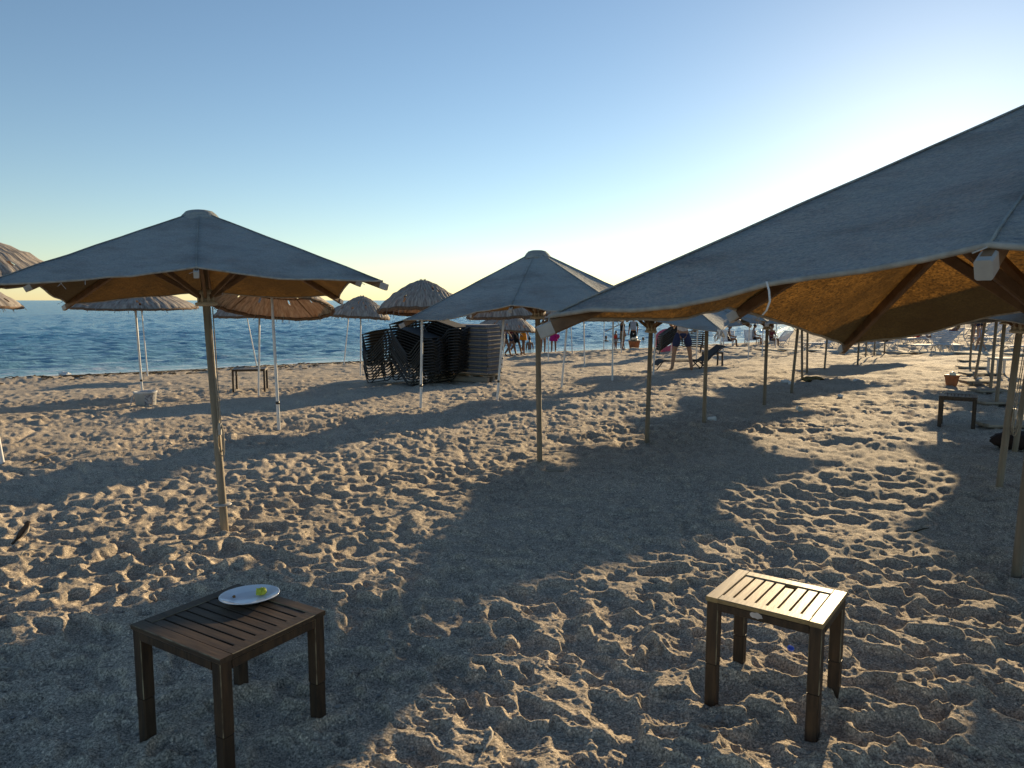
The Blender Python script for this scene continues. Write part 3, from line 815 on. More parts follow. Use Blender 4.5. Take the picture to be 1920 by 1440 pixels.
# ------------------------------------------------------------------ slatted tables
def coat(m, w, r):
    p = [n for n in m.node_tree.nodes if n.type == 'BSDF_PRINCIPLED'][0]; p.inputs['Coat Weight'].default_value = w; p.inputs['Coat Roughness'].default_value = r; return m
M['varnish_glare'] = coat(mat('sun_glare_varnish_top', (0.36, 0.245, 0.095), (0.22, 0.14, 0.055), 2.4, 0.45, 0.0012, 3, (24, 3, 24), spec=0.7, vary=0.12), 0.18, 0.45)  # varnished top in pale gold: sun glare put into its base colour

M['worn'] = mat('worn_edge', (0.30, 0.25, 0.16), (0.045, 0.028, 0.017), 16, 0.6)
def worn(o):
    me = o.data; me.materials.append(M['worn'])
    for k, pl in enumerate(me.polygons):
        if k % 10 in (0, 2, 4, 6): pl.material_index = 1
    return o

def slat_table(cx, cy, ztop, rz, lx, ly, label, m, n_sl=8, z0=None, joint=True, missing=(), group='dark slatted side tables', chip=False, m_top=None):
    """lx along local x (slats are set side by side along x), ly along y"""
    z0 = zb(cx, cy) if z0 is None else z0
    t = thing('slatted_table', (cx, cy, z0), label, 'side table', group, rz)
    m_top = m_top or (M['table_top'] if m is M['table_wood'] else m)
    h = ztop - z0; fw = 0.050; th = 0.019; ap = 0.032
    X, Y = lx / 2, ly / 2
    for sx in (-1, 1):
        for sy in (-1, 1):
            px, py = sx * (X - 0.027), sy * (Y - 0.027)
            lowz = min(-0.03, ground_low(cx, cy) - z0 - 0.03)
            if joint:
                jz = h * 0.36
                lg = worn(MB().beam((px, py, jz + 0.002), (px, py, h - th - 0.002), 0.046, 0.046, (0, 1, 0), 0.06).build('leg', m, t))
                MB().beam((px, py, lowz - 0.03), (px, py, jz - 0.002), 0.0455, 0.0455, (0, 1, 0), 0.10).build('leg_extension', m, lg)
                MB().beam((px, py, jz - 0.01), (px, py, jz + 0.01), 0.040, 0.040, (0, 1, 0)).build('dowel', m, lg)
            else:
                MB().beam((px, py, lowz - 0.03), (px, py, h - th - 0.002), 0.046, 0.046, (0, 1, 0), 0.10).build('leg', m, t)
    for s in (-1, 1):
        worn(MB().beam((s * (X - fw / 2), -Y, h - th / 2), (s * (X - fw / 2), Y, h - th / 2), fw, th, ch=0.13).build('frame_rail', m_top, t))
        worn(MB().beam((-X + fw + 0.001, s * (Y - fw / 2), h - th / 2), (X - fw - 0.001, s * (Y - fw / 2), h - th / 2), fw, th, ch=0.13).build('frame_rail', m_top, t))
        MB().beam((s * (X - 0.014), -Y + 0.0505, h - th - ap / 2 - 0.001), (s * (X - 0.014), Y - 0.0505, h - th - ap / 2 - 0.001), 0.022, ap, ch=0.1).build('apron', m, t)
        a = MB().beam((-X + 0.0505, s * (Y - 0.014), h - th - ap / 2 - 0.001), (X - 0.0505, s * (Y - 0.014), h - th - ap / 2 - 0.001), 0.022, ap, ch=0.1).build('apron', m, t)
        if chip and s == -1:
            cp = MB(); rd = random.Random(3); n = 14
            pts = [(0.0 + 0.026 * math.cos(6.283 * k / n) * rd.uniform(0.75, 1.1) - 0.02, -(Y - 0.014) - 0.0125, h - th - ap / 2 + 0.004 + 0.014 * math.sin(6.283 * k / n) * rd.uniform(0.7, 1.1)) for k in range(n)]
            cp.add(pts, [tuple(range(n))]); cp.build('peeled_patch', M['chip'], a)
    ix = lx - 2 * fw; w = ix / n_sl
    for k in range(n_sl):
        x = -ix / 2 + w * (k + 0.5)
        ya, yb = -Y + fw + 0.0015, Y - fw - 0.0015
        sl = MB()
        if k in missing:          # broken slat end
            sl.beam((x, ya, h - th / 2 - 0.002), (x, yb - 0.035, h - th / 2 - 0.002), w - 0.0085, th * 0.8, ch=0.08)
        else:
            sl.beam((x, ya, h - th / 2 - 0.001), (x, yb, h - th / 2 - 0.001), w - 0.0075, th * 0.8, ch=0.08)
        sl.build('slat', m_top, t)
    for s in (-1, 1):             # hidden bearer under the slats
        MB().beam((-X + fw, s * (Y - fw - 0.035), h - th - 0.012), (X - fw, s * (Y - fw - 0.035), h - th - 0.012), 0.02, 0.02).build('bearer', m, t)
    return t

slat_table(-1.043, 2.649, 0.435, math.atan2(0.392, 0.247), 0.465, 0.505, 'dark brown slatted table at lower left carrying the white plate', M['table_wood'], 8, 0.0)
slat_table(1.057, 2.867, 0.435, math.atan2(-0.265, 0.359), 0.445, 0.37, 'sun-glazed slatted table at lower right with a chipped rail and broken slat', M['table_wood'], 8, 0.0, missing=(4,), chip=True, m_top=M['varnish_glare'])
b = G(1793, 799); slat_table(b.x, b.y, zb(b.x, b.y) + 0.40, R(-32), 0.42, 0.40, 'dark slatted table standing alone in the shade at right', M['table_wood'], 8, joint=False)
b = G(466, 732); slat_table(b.x, b.y + 0.15, zb(b.x, b.y) + 0.52, R(12), 0.76, 0.60, 'wide dark table out by the water at left', M['table_wood'], 9, joint=False)
b = G(1340, 686); slat_table(b.x, b.y + 0.3, zb(b.x, b.y) + 0.42, R(5), 0.55, 0.45, 'dark side table beside the black lounger', M['table_wood'], 6, joint=False)
b = G(1876, 703); slat_table(b.x, b.y, zb(b.x, b.y) + 0.40, R(0), 0.42, 0.40, 'small white table far off at right between the wooden poles', M['white_plastic'], 6, joint=False, group='white side table')

# ------------------------------------------------------------------ plate with scraps
def make_plate():
    c = Vector((-1.028, 2.815, 0.435))
    t = MB()
    prof = [(0.0, 0.006), (0.060, 0.006), (0.068, 0.002), (0.070, 0.0015), (0.074, 0.004), (0.112, 0.019), (0.114, 0.0205), (0.113, 0.022), (0.108, 0.021), (0.076, 0.0095), (0.068, 0.008), (0.0, 0.0085)]
    t.lathe(prof, 48, (0, 0, 0), 1.0, 0.86)
    o = t.build('plate', M['china'], None, True)
    o.location = c; o.rotation_euler = (0, 0, R(20))
    tag(o, 'white oval plate on the dark slatted table at lower left', 'plate')
    r = MB()
    rd = random.Random(2)
    r.blob((0, 0, 0.017), (0.021, 0.017, 0.015), 14, 9, 0.16, 4)
    r.add([(-0.02, -0.012, 0.006), (0.0, -0.02, 0.008), (0.004, -0.016, 0.03), (-0.018, -0.008, 0.034)], [(0, 1, 2, 3)])
    o = r.build('lemon_rind', M['rind'], None, False); o.location = c + Vector((0.042, 0.018, 0.0085))
    tag(o, 'crumpled yellow-green rind left on the white plate', 'food scrap')
    r = MB().blob((0, 0, 0.004), (0.007, 0.005, 0.005), 8, 6, 0.2, 5)
    o = r.build('crumb', M['crumb'], None, True); o.location = c + Vector((-0.060, -0.004, 0.0088))
    tag(o, 'small brown crumb at the left of the white plate', 'food scrap')
make_plate()

# ------------------------------------------------------------------ bucket, pot, litter and other small things on the sand
def small(o, p, label, cat, rz=0, sink=0.0, group=None, tilt=(0, 0)):
    p = Vector((p[0], p[1], ground(p[0], p[1]) - sink)); o.location = p; o.rotation_euler = (tilt[0], tilt[1], rz)
    return tag(o, label, cat, group)

def make_bucket():
    p = G(268, 762); z = zb(p.x, p.y)
    t = thing('bucket', (p.x, p.y + 0.12, z - 0.02), 'white plastic bucket full of sand holding the parasol pole', 'bucket')
    m = MB(); m.lathe([(0.175, 0.0), (0.20, 0.27), (0.215, 0.275), (0.215, 0.30), (0.19, 0.30), (0.18, 0.27)], 28); m.build('body', M['white_plastic'], t, True)
    m = MB(); m.lathe([(0.0, 0.28), (0.182, 0.27)], 24); m.build('sand_fill', M['sand'], t)
    hd = MB().tube([(-0.205, -0.03, 0.27), (-0.20, -0.14, 0.14), (-0.21, -0.20, 0.02), (-0.24, -0.16, 0.0), (-0.22, 0.03, 0.27)], 0.008, 6); hd.build('handle', M['white_plastic'], t, True)
    pm = MB(); n = 8
    vs = [];
    for k in range(n + 1):
        a = R(-70) + R(62) * k / n
        for zz in (0.03, 0.245):
            rr = 0.1765 + 0.025 * zz / 0.27 + 0.002; vs.append((rr * math.cos(a), rr * math.sin(a), zz))
    pm.add(vs, [(2 * k, 2 * k + 2, 2 * k + 3, 2 * k + 1) for k in range(n)]); pm.build('label_patch', M['label_patch'], t, True)
M['label_patch'] = mat('torn_label', (0.55, 0.55, 0.55), (0.06, 0.06, 0.08), 26, 0.7)
make_bucket()

p = on_sand(G(1784, 722))
t = thing('terracotta_pot', (p.x, p.y, p.z - 0.02), 'terracotta pot on the sand with a pale ball in it', 'pot'); t.scale = (0.74, 0.74, 1.05)
m = MB(); m.lathe([(0.10, 0.0), (0.150, 0.10), (0.172, 0.21), (0.185, 0.215), (0.185, 0.245), (0.165, 0.245), (0.15, 0.20), (0.0, 0.16)], 24); m.build('body', M['terracotta'], t, True)
m = MB(); m.lathe([(0.172, 0.205), (0.190, 0.212), (0.192, 0.235), (0.186, 0.248)], 24); m.build('rim', M['terracotta'], t, True)
o = MB().blob((0, 0, 0.0), (0.085, 0.085, 0.08), 18, 12).build('ball', M['ball'], None, True); o.scale = (0.75, 0.75, 0.75); o.location = (p.x, p.y - 0.02, p.z + 0.245); tag(o, 'pale cream ball resting in the terracotta pot', 'ball')

def crumpled(name, r, seed, m, flat=0.5, n=14):
    rd = random.Random(seed); mb = MB(); mb.blob((0, 0, r * flat * 0.8), (r, r * rd.uniform(0.6, 0.9), r * flat), n, 8, 0.28, seed); return mb.build(name, m)

def cup(name, m, h=0.10, r=0.038):
    mb = MB(); mb.lathe([(0.0, 0.004), (r * 0.72, 0.0), (r, h), (r * 1.06, h + 0.002), (r * 0.97, h), (r * 0.70, 0.006), (0, 0.008)], 16, wob=lambda a, i: 0.10 * math.sin(2 * a + i)); return mb.build(name, m, None, True)

LIT = [(1495, 773, 'cup', 'white paper cup lying crushed on the shaded sand', 0.05), (1575, 743, 'scrap', 'white paper scrap lying apart in the shade', 0.07), (1606, 716, 'scrap', 'white litter scrap farthest along the shade band', 0.08),
       (1473, 718, 'scrap', 'white plastic bag left of the leaning pole', 0.10), (1489, 722, 'cup', 'white cup lying right of the leaning pole', 0.06), (1478, 670, 'cup', 'white bottle standing lit before the boardwalk', 0.06),
       (1508, 659, 'cup', 'shining white cup between two slim poles at the boardwalk', 0.06), (1836, 716, 'scrap', 'pale litter on a stepping plank right of the pot', 0.10), (1328, 789, 'cup', 'tiny white cup at the foot of a wooden pole', 0.05),
       (1648, 666, 'scrap', 'white scrap near the three slim poles', 0.10), (122, 708, 'scrap', 'pale crumpled bag on the weed line at left', 0.20), (1765, 657, 'scrap', 'bright white bag under the front white lounger', 0.16)]
for i, (px, py, kind, lab, r) in enumerate(LIT):
    q = G(px, py)
    if kind == 'cup':
        o = cup('paper_cup', M['paper'], 0.10 + 0.02 * (i % 2), r * 0.8); small(o, q, lab, 'litter', i, -0.03, 'litter on the sand', (R(90), 0) if i not in (5,) else (0, 0))
    else:
        o = crumpled('paper_scrap', r, i, M['paper'], 0.5); small(o, q, lab, 'litter', i, 0.01, 'litter on the sand')
q = G(1523, 714); o = crumpled('rag', 0.26, 33, M['cardboard'], 0.22, 18); small(o, q, 'dark yellowish rag lying on the shaded sand', 'rag', 0.2, 0.01)
q = G(1903, 842); o = MB().blob((0, 0, 0.09), (0.26, 0.16, 0.10), 22, 14, 0.10, 9).build('bundle', M['dark_bag'], None, True); small(o, q, 'dark brown bundle lying at the right edge behind the poles', 'bundle', 0.1, 0.01)
q = G(1482, 1218); mb = MB(); mb.lathe([(0.010, 0.0), (0.015, 0.0), (0.0155, 0.011), (0.0145, 0.012), (0.012, 0.011), (0.011, 0.003), (0.010, 0.0)], 20); o = mb.build('bottle_cap_ring', M['blue_plastic'], None, True); small(o, q, 'blue bottle-cap ring on the sand under the sunlit table', 'bottle cap', 0, -0.012, None, (R(25), 0))

def twig(name, pts, r, label, cat='twig', m='twig'):
    P = [Vector((a, b_, ground(a, b_) + r * 1.2 + 0.006)) for a, b_ in pts]
    o0 = P[0].copy(); mb = MB().tube([v - o0 for v in P], [r * (1 - 0.5 * k / len(P)) for k in range(len(P))], 7)
    o = mb.build(name, M[m], None, True); o.location = o0; return tag(o, label, cat, 'dry twigs on the sand')
def gxy(px, py): v = G(px, py); return (v.x, v.y)
twig('twig', [gxy(918, 1357), gxy(923, 1375), gxy(922, 1387), gxy(912, 1400), gxy(906, 1412)], 0.006, 'bent pale twig in a footprint at the bottom centre')
twig('twig', [gxy(1071, 1151), gxy(1084, 1156), gxy(1096, 1154), gxy(1100, 1146)], 0.005, 'short pale forked twig in the shade between the tables')
twig('twig', [gxy(40, 1052), gxy(44, 1045), gxy(58, 1041), gxy(78, 1041)], 0.006, 'thin curved stalk below the bird at left')
twig('twig', [gxy(288, 1118), gxy(294, 1124), gxy(300, 1130)], 0.005, 'small white twig behind the plate table')
twig('twig', [gxy(62, 872), gxy(85, 862), gxy(106, 855)], 0.007, 'dark stick on the sand near the left white pole', m='weed')
twig('twig', [gxy(1714, 995), gxy(1732, 990), gxy(1742, 987)], 0.006, 'short stick in the lit sand at right of the sunlit table', m='weed')
twig('twig', [gxy(822, 1188), gxy(827, 1196)], 0.006, 'pale cigarette-like stick in the shade, centre')
twig('twig', [gxy(2, 1252), gxy(20, 1252)], 0.006, 'white stick at the left edge beside the plate table')
q = G(1040, 886); o = MB().beam((-0.09, 0, 0.012), (0.09, 0, 0.016), 0.05, 0.022).build('wood_scrap', M['plank']); small(o, q, 'short wood scrap by the middle parasol pole', 'wood scrap', 0.5, 0.0, None, (0.1, 0.06))
q = G(578, 686); o = crumpled('red_scrap', 0.10, 51, M['red_plastic'], 0.5); small(o, q, 'small red plastic scrap at the water line', 'litter', 0, 0.0)

# pebbles and crumbs of shell, too many to count
def pebbles():
    mb = MB(); rd = random.Random(5)
    ico = [(0, 0, 1), (0.89, 0, 0.45), (0.28, 0.85, 0.45), (-0.72, 0.53, 0.45), (-0.72, -0.53, 0.45), (0.28, -0.85, 0.45), (0.72, 0.53, -0.45), (-0.28, 0.85, -0.45), (-0.89, 0, -0.45), (-0.28, -0.85, -0.45), (0.72, -0.53, -0.45), (0, 0, -1)]
    fc = [(0, 1, 2), (0, 2, 3), (0, 3, 4), (0, 4, 5), (0, 5, 1), (1, 6, 2), (2, 7, 3), (3, 8, 4), (4, 9, 5), (5, 10, 1), (2, 6, 7), (3, 7, 8), (4, 8, 9), (5, 9, 10), (1, 10, 6), (11, 7, 6), (11, 8, 7), (11, 9, 8), (11, 10, 9), (11, 6, 10)]
    for k in range(5200):
        r = 2.0 + 11 * rd.random() ** 1.6; a = rd.uniform(-R(37), R(37)); x, y = r * math.sin(a), r * math.cos(a)
        s = 0.0025 + 0.006 * rd.random() ** 3 + (0.012 * rd.random() if rd.random() < 0.02 else 0)
        z = ground(x, y); sc = (s * rd.uniform(0.8, 1.5), s * rd.uniform(0.8, 1.3), s * rd.uniform(0.5, 0.9)); c = rd.uniform(0, 6.28); ca, sa = math.cos(c), math.sin(c)
        mb.add([(x + sc[0] * v[0] * ca - sc[1] * v[1] * sa, y + sc[0] * v[0] * sa + sc[1] * v[1] * ca, z + sc[2] * (v[2] + 0.4)) for v in ico], fc)
    tag(mb.build('pebbles', M['stone'], None), 'small pebbles and shell crumbs strewn over the near sand', 'pebbles', kind='stuff')
    mb = MB()
    for k in range(900):
        u = rd.uniform(-30, 14); s = SHORE - 3.2 + rd.gauss(0, 0.8) + 0.5 * math.sin(u * 0.6)
        x = SN[1] * u + SN[0] * s; y = -SN[0] * u + SN[1] * s
        if abs(math.atan2(x, y)) > R(40): continue
        z = ground(x, y); a = rd.uniform(0, 3.14); L = rd.uniform(0.04, 0.22)
        mb.tube([(x, y, z + 0.01), (x + L * math.cos(a), y + L * math.sin(a), z + 0.035), (x + 2 * L * math.cos(a + 0.4), y + 2 * L * math.sin(a + 0.4), z + 0.012)], 0.014, 4)
    tag(mb.build('seaweed', M['weed'], None), 'dark dried seaweed and sticks along the water line', 'seaweed', kind='stuff')
pebbles()

# ------------------------------------------------------------------ sparrow
def make_bird():
    p = on_sand(G(50, 1016)); t = thing('sparrow', p, 'small dark-backed bird with pale breast standing on the lit sand', 'bird')
    t.rotation_euler = (0, R(-14), R(25)); t.scale = (0.80, 0.80, 0.80)
    prof = [(-0.105, 0.004, 0.012), (-0.085, 0.014, 0.011), (-0.055, 0.034, 0.012), (-0.035, 0.050, 0.022), (-0.010, 0.066, 0.031), (0.018, 0.086, 0.032), (0.036, 0.106, 0.025), (0.044, 0.120, 0.020), (0.053, 0.134, 0.021), (0.064, 0.140, 0.015), (0.072, 0.139, 0.006), (0.084, 0.135, 0.001)]
    mb = MB(); mb.tube([(x, 0, z + 0.012) for x, z, r in prof], [r for x, z, r in prof], 14)
    mb.v = [(x, y * 0.88, z) for x, y, z in mb.v]
    b = mb.build('body', M['bird'], t, True)
    for s in (-1, 1):
        w = MB(); w.add([(0.03, s * 0.026, 0.108), (0.015, s * 0.034, 0.085), (-0.035, s * 0.026, 0.046), (-0.088, s * 0.006, 0.026), (-0.05, s * 0.018, 0.066), (0.0, s * 0.024, 0.102)], [(0, 1, 2, 3, 4, 5)])
        w.build('wing', M['bird_wing'], t)
        MB().tube([(-0.004 + 0.01 * s, s * 0.014, 0.055), (0.006, s * 0.016, 0.026), (0.0, s * 0.017, 0.0)], 0.0025, 5).build('leg', M['rib_wood'], t)
        MB().blob((0.062, s * 0.0165, 0.155), 0.003, 8, 6).build('eye', M['black'], b, True)
def bird_mat():
    m, nt, p, o = new_mat('bird_feathers')
    tc = N(nt, 'ShaderNodeTexCoord'); sp = N(nt, 'ShaderNodeSeparateXYZ'); nt.links.new(tc.outputs['Object'], sp.inputs[0])
    ma = N(nt, 'ShaderNodeMath', operation='MULTIPLY_ADD'); nt.links.new(sp.outputs['X'], ma.inputs[0]); ma.inputs[1].default_value = -0.72; nt.links.new(sp.outputs['Z'], ma.inputs[2])
    nt.links.new(ramp(nt, ma.outputs[0], [(0.062, (0.55, 0.47, 0.38)), (0.082, (0.065, 0.04, 0.028))]), p.inputs['Base Color']); p.inputs['Roughness'].default_value = 0.85
    return m
M['bird'] = bird_mat(); M['bird_wing'] = mat('bird_wing', (0.060, 0.036, 0.024), (0.022, 0.014, 0.010), 60, 0.85)
make_bird()

# ------------------------------------------------------------------ stepping planks and boardwalk
PLK = [(1800, 1850, 670), (1797, 1848, 679), (1795, 1852, 691), (1800, 1880, 704), (1800, 1856, 719), (1822, 1888, 737), (1830, 1902, 759), (1838, 1935, 802)]
for i, (xa, xb, py) in enumerate(PLK):
    a, b_ = G(xa, py), G(xb, py); c = (a + b_) / 2; L = (b_ - a).length; z = zb(c.x, c.y)
    t = thing('stepping_board', (c.x, c.y, z + 0.015), 'weathered stepping board, %s from the boardwalk in the path at right' % ORD[i], 'board', 'stepping boards of the path at right', random.Random(i).uniform(-0.04, 0.04))
    for k in range(3):
        MB().beam((-L / 2, (k - 1) * 0.125, 0.035), (L / 2, (k - 1) * 0.125, 0.035 + 0.004 * (k % 2)), 0.115, 0.035, ch=0.1).build('plank', M['plank_pale'] if i in (2,) else M['plank'], t)  # one board takes the pale wood: sunlight on it put into its colour
    for s in (-1, 1): MB().beam((s * L * 0.35, -0.18, 0.0), (s * L * 0.35, 0.18, 0.0), 0.05, 0.03).build('batten', M['plank'], t)
def boardwalk():
    a, b_ = G(1376, 656), G(1990, 669); d = (b_ - a); L = d.length; d2 = Vector((d.x, d.y, 0)).normalized(); ang = math.atan2(d2.y, d2.x)
    n = int(L / 1.55)
    t = thing('boardwalk', (0, 0, 0), 'pale wooden boardwalk laid across the beach before the white loungers', 'boardwalk')
    rd = random.Random(6)
    for k in range(n):
        c = a + d * ((k + 0.5) / n); z = zb(c.x, c.y) + 0.06 + rd.uniform(-0.012, 0.012)
        for j in range(4):
            off = Vector((-d2.y, d2.x, 0)) * (j * 0.24 - 0.3)
            p = MB().beam(Vector((c.x, c.y, z)) + off - d2 * (L / n / 2 - 0.012), Vector((c.x, c.y, z)) + off + d2 * (L / n / 2 - 0.012), 0.225, 0.05, ch=0.1).build('plank', M['plank_pale'], t)
boardwalk()

# ------------------------------------------------------------------ stacked black loungers
def smooth_poly(pts, n=6, r=0.06):
    """rounds the corners of a polyline"""
    P = [Vector(p) for p in pts]; out = [P[0]]
    for i in range(1, len(P) - 1):
        a = P[i] + (P[i - 1] - P[i]).normalized() * min(r, (P[i - 1] - P[i]).length * 0.45)
        c = P[i] + (P[i + 1] - P[i]).normalized() * min(r, (P[i + 1] - P[i]).length * 0.45)
        for k in range(n + 1):
            t = k / n; out.append(a * (1 - t) ** 2 + P[i] * 2 * t * (1 - t) + c * t * t)
    out.append(P[-1]); return out

def lounger_proto(prof, surf, width, m_rail, m_sling, name='stacked_lounger', rr=0.017, legs=(), bars=()):
    t = thing(name, (0, 0, 0), 'x', 'lounger')
    for y in (0, width):
        MB().tube(smooth_poly([(u, y, z) for u, z in prof]), rr, 7).build('side_rail', m_rail, t, True)
    sp = smooth_poly([(u, 0, z) for u, z in surf], 4, 0.12)
    mb = MB(); vs = []
    for p in sp:
        vs += [(p.x, 0.03, p.z), (p.x, width - 0.03, p.z), (p.x, width - 0.03, p.z - 0.018), (p.x, 0.03, p.z - 0.018)]
    fs = []
    for k in range(len(sp) - 1):
        a, b_ = 4 * k, 4 * k + 4
        for q in range(4): fs.append((a + q, a + (q + 1) % 4, b_ + (q + 1) % 4, b_ + q))
    fs += [(3, 2, 1, 0), tuple(4 * (len(sp) - 1) + q for q in range(4))]
    mb.add(vs, fs).build('sling', m_sling, t)
    for u, z, dip in bars:
        MB().tube([(u, 0, z), (u, width * 0.3, z), (u, width * 0.4, z - dip), (u, width * 0.6, z - dip), (u, width * 0.7, z), (u, width, z)], rr * 0.9, 6).build('cross_bar', m_rail, t, True)
    for pts in legs:
        MB().tube(pts, rr, 6).build('leg', m_rail, t, True)
    return t

def stack(proto, n, origin, rz, pitch, drift, labf, group, jit=0.022, first=False):
    rd = random.Random(n)
    for k in range(n):
        o = copy_tree(proto)
        o.location = Vector(origin) + Vector((math.cos(rz), math.sin(rz), 0)) * (drift * k + rd.uniform(-jit, jit)) + Vector((0, 0, pitch * k)); o.rotation_euler = (0, 0, rz + rd.uniform(-0.022, 0.022))
        tag(o, labf(k), 'lounger', group)

def drop_tree(o):
    for c in list(o.children): drop_tree(c)
    bpy.data.objects.remove(o)

def lvl(k): return 'lowest' if k == 0 else '%s from the bottom' % ORD[k]

wave = lounger_proto([(2.02, 0.46), (1.90, 0.03), (1.78, 0.03), (1.12, 0.62), (0.62, 0.03), (0.50, 0.03), (0.20, 0.36), (0.0, 0.38)],
                     [(2.0, 0.48), (1.70, 0.56), (0.9, 0.66), (0.02, 0.42)], 0.66, M['black'], M['black_mesh'], bars=[(0.0, 0.38, 0.045), (0.04, 0.30, 0.0), (2.02, 0.46, 0.0), (1.84, 0.03, 0.0), (0.56, 0.03, 0.0)])
rz = math.atan2(0.50, -0.86)
near = G(812, 724)
ew = Vector((0.50, 0.86, 0))
zs = zb(near.x - 0.5, near.y + 0.6) - 0.02
# local y of the prototype runs to the left of its x axis, so shift by the width
stack(wave, 12, Vector((near.x, near.y, zs)) + ew * 0.66 + Vector((-0.86, 0.5, 0)) * 0.12, rz, 0.070, 0.003, lambda k: 'black sun lounger in the front stack, ' + lvl(k), 'black loungers in the front stack')
stack(wave, 15, Vector((near.x, near.y, zs)) + ew * 1.46 + Vector((0.05, -0.02, 0)), rz, 0.072, -0.003, lambda k: 'black sun lounger in the taller stack behind, ' + lvl(k), 'black loungers in the taller stack')
drop_tree(wave)

flat = thing('cushioned_lounger', (0, 0, 0), 'x', 'lounger')
for y in (0.02, 0.66): MB().beam((0, y, 0.02), (1.95, y, 0.02), 0.04, 0.04).build('side_rail', M['tan_lounger'], flat)
MB().beam((0.02, 0, 0.022), (0.02, 0.68, 0.022), 0.04, 0.036).build('end_rail', M['tan_lounger'], flat)
MB().beam((1.93, 0, 0.022), (1.93, 0.68, 0.022), 0.04, 0.036).build('end_rail', M['tan_lounger'], flat)
cu = MB().beam((0.01, 0.34, 0.073), (1.94, 0.34, 0.073), 0.655, 0.060, ch=0.3).build('cushion', M['grey_lounger'], flat)
near2 = G(915, 716); zs2 = zb(near2.x, near2.y)
stack(flat, 12, Vector((near2.x, near2.y, zs2 + 0.16)) + ew * 0.68, rz, 0.105, 0.003, lambda k: 'blue-grey cushioned lounger in the square stack, ' + lvl(k), 'cushioned loungers in the square stack', 0.02)
drop_tree(flat)
t = thing('pallet', Vector((near2.x, near2.y, zs2)) + ew * 0.68, 'wooden pallet under the square stack of cushioned loungers', 'pallet', None, rz)
for k in range(5): MB().beam((0.1 + k * 0.42, 0.0, 0.12), (0.1 + k * 0.42, 0.68, 0.12), 0.12, 0.03).build('slat', M['plank'], t)
for y in (0.06, 0.34, 0.62): MB().beam((0.02, y, 0.03), (1.9, y, 0.03), 0.09, 0.14).build('bearer', M['plank'], t)

# dark stack further off, backs raised
slant = lounger_proto([(0.0, 0.0), (0.05, 0.24), (0.85, 0.80), (0.95, 0.72), (1.0, 0.40), (2.0, 0.38), (2.0, 0.05)], [(0.06, 0.26), (0.84, 0.80)], 0.64, M['black'], M['grey_dark'] if 'grey_dark' in M else M['black_mesh'], bars=[(0.05, 0.24, 0), (0.86, 0.80, 0), (2.0, 0.38, 0.04)])
q = G(1236, 668)
stack(slant, 8, (q.x, q.y, zb(q.x, q.y)), R(4), 0.088, 0.012, lambda k: 'dark lounger with raised back in the stack behind the man, ' + lvl(k), 'dark loungers stacked behind the man')
drop_tree(slant)
# the one set out by the man
one = lounger_proto([(0.0, 0.02), (0.20, 0.28), (1.22, 0.27), (1.38, 0.22), (2.02, 0.70)], [(0.05, 0.16), (0.22, 0.32), (1.24, 0.31), (1.40, 0.26), (2.0, 0.72)], 0.64, M['black'], M['black_mesh'], 'sun_lounger',
                    legs=[[(1.25, 0, 0.27), (1.55, 0, 0.0)], [(1.25, 0.64, 0.27), (1.55, 0.64, 0.0)], [(1.62, 0, 0.38), (1.22, 0, 0.0)], [(1.62, 0.64, 0.38), (1.22, 0.64, 0.0)]], bars=[(0.0, 0.02, 0), (2.02, 0.70, 0.0)])
q = G(1232, 696); one.location = (q.x, q.y + 0.1, zb(q.x, q.y + 0.1)); one.rotation_euler = (0, 0, R(6))
tag(one, 'black sun lounger set out with raised back at the man\'s feet', 'lounger')

# ------------------------------------------------------------------ white loungers beyond the boardwalk
def white_lounger():
    t = thing('white_lounger', (0, 0, 0), 'x', 'lounger')
    bx, bz = 1.18 + 0.72 * math.cos(R(44)), 0.31 + 0.72 * math.sin(R(44))
    for y in (0.0, 0.62):
        MB().tube(smooth_poly([(0.0, y, 0.30), (1.18, y, 0.31), (bx, y, bz)], 4, 0.05), 0.020, 6).build('side_rail', M['white_plastic'], t, True)
        MB().tube([(0.30, y, 0.30), (0.05, y, -0.03)], 0.019, 6).build('leg', M['white_plastic'], t, True)
        MB().tube([(0.30, y, 0.30), (0.62, y, -0.03)], 0.019, 6).build('leg', M['white_plastic'], t, True)
        MB().tube([(1.15, y, 0.30), (0.88, y, -0.03)], 0.019, 6).build('leg', M['white_plastic'], t, True)
        MB().tube([(1.15, y, 0.30), (1.50, y, -0.03)], 0.019, 6).build('leg', M['white_plastic'], t, True)
        MB().tube([(1.44, y, 0.56), (1.36, y, 0.12)], 0.014, 6).build('back_prop', M['white_plastic'], t, True)
    sl = MB()
    for k in range(15): sl.beam((0.04 + k * 0.08, 0.01, 0.322), (0.04 + k * 0.08, 0.61, 0.322), 0.055, 0.014)
    tag(sl.build('seat_slats', M['white_plastic'], t), kind='stuff')
    for k in range(8):
        f = (k + 0.5) / 8; x, z = 1.18 + (bx - 1.18) * f, 0.31 + (bz - 0.31) * f
        d = Vector((bx - 1.18, 0, bz - 0.31)).normalized()
        MB().beam((x - 0.012, 0.01, z + 0.012), (x - 0.012, 0.61, z + 0.012), 0.065, 0.014, up=Vector((-d.z, 0, d.x))).build('back_slat', M['white_plastic'], t)
    return t
WL = white_lounger()
SEATS = {}
def put_white(key, x, y, rz, label):
    o = copy_tree(WL); z = min(ground(x, y), zb(x, y) + 0.02); o.location = (x, y, z); o.rotation_euler = (0, 0, rz)
    SEATS[key] = o; tag(o, label, 'lounger', 'white loungers beyond the boardwalk')
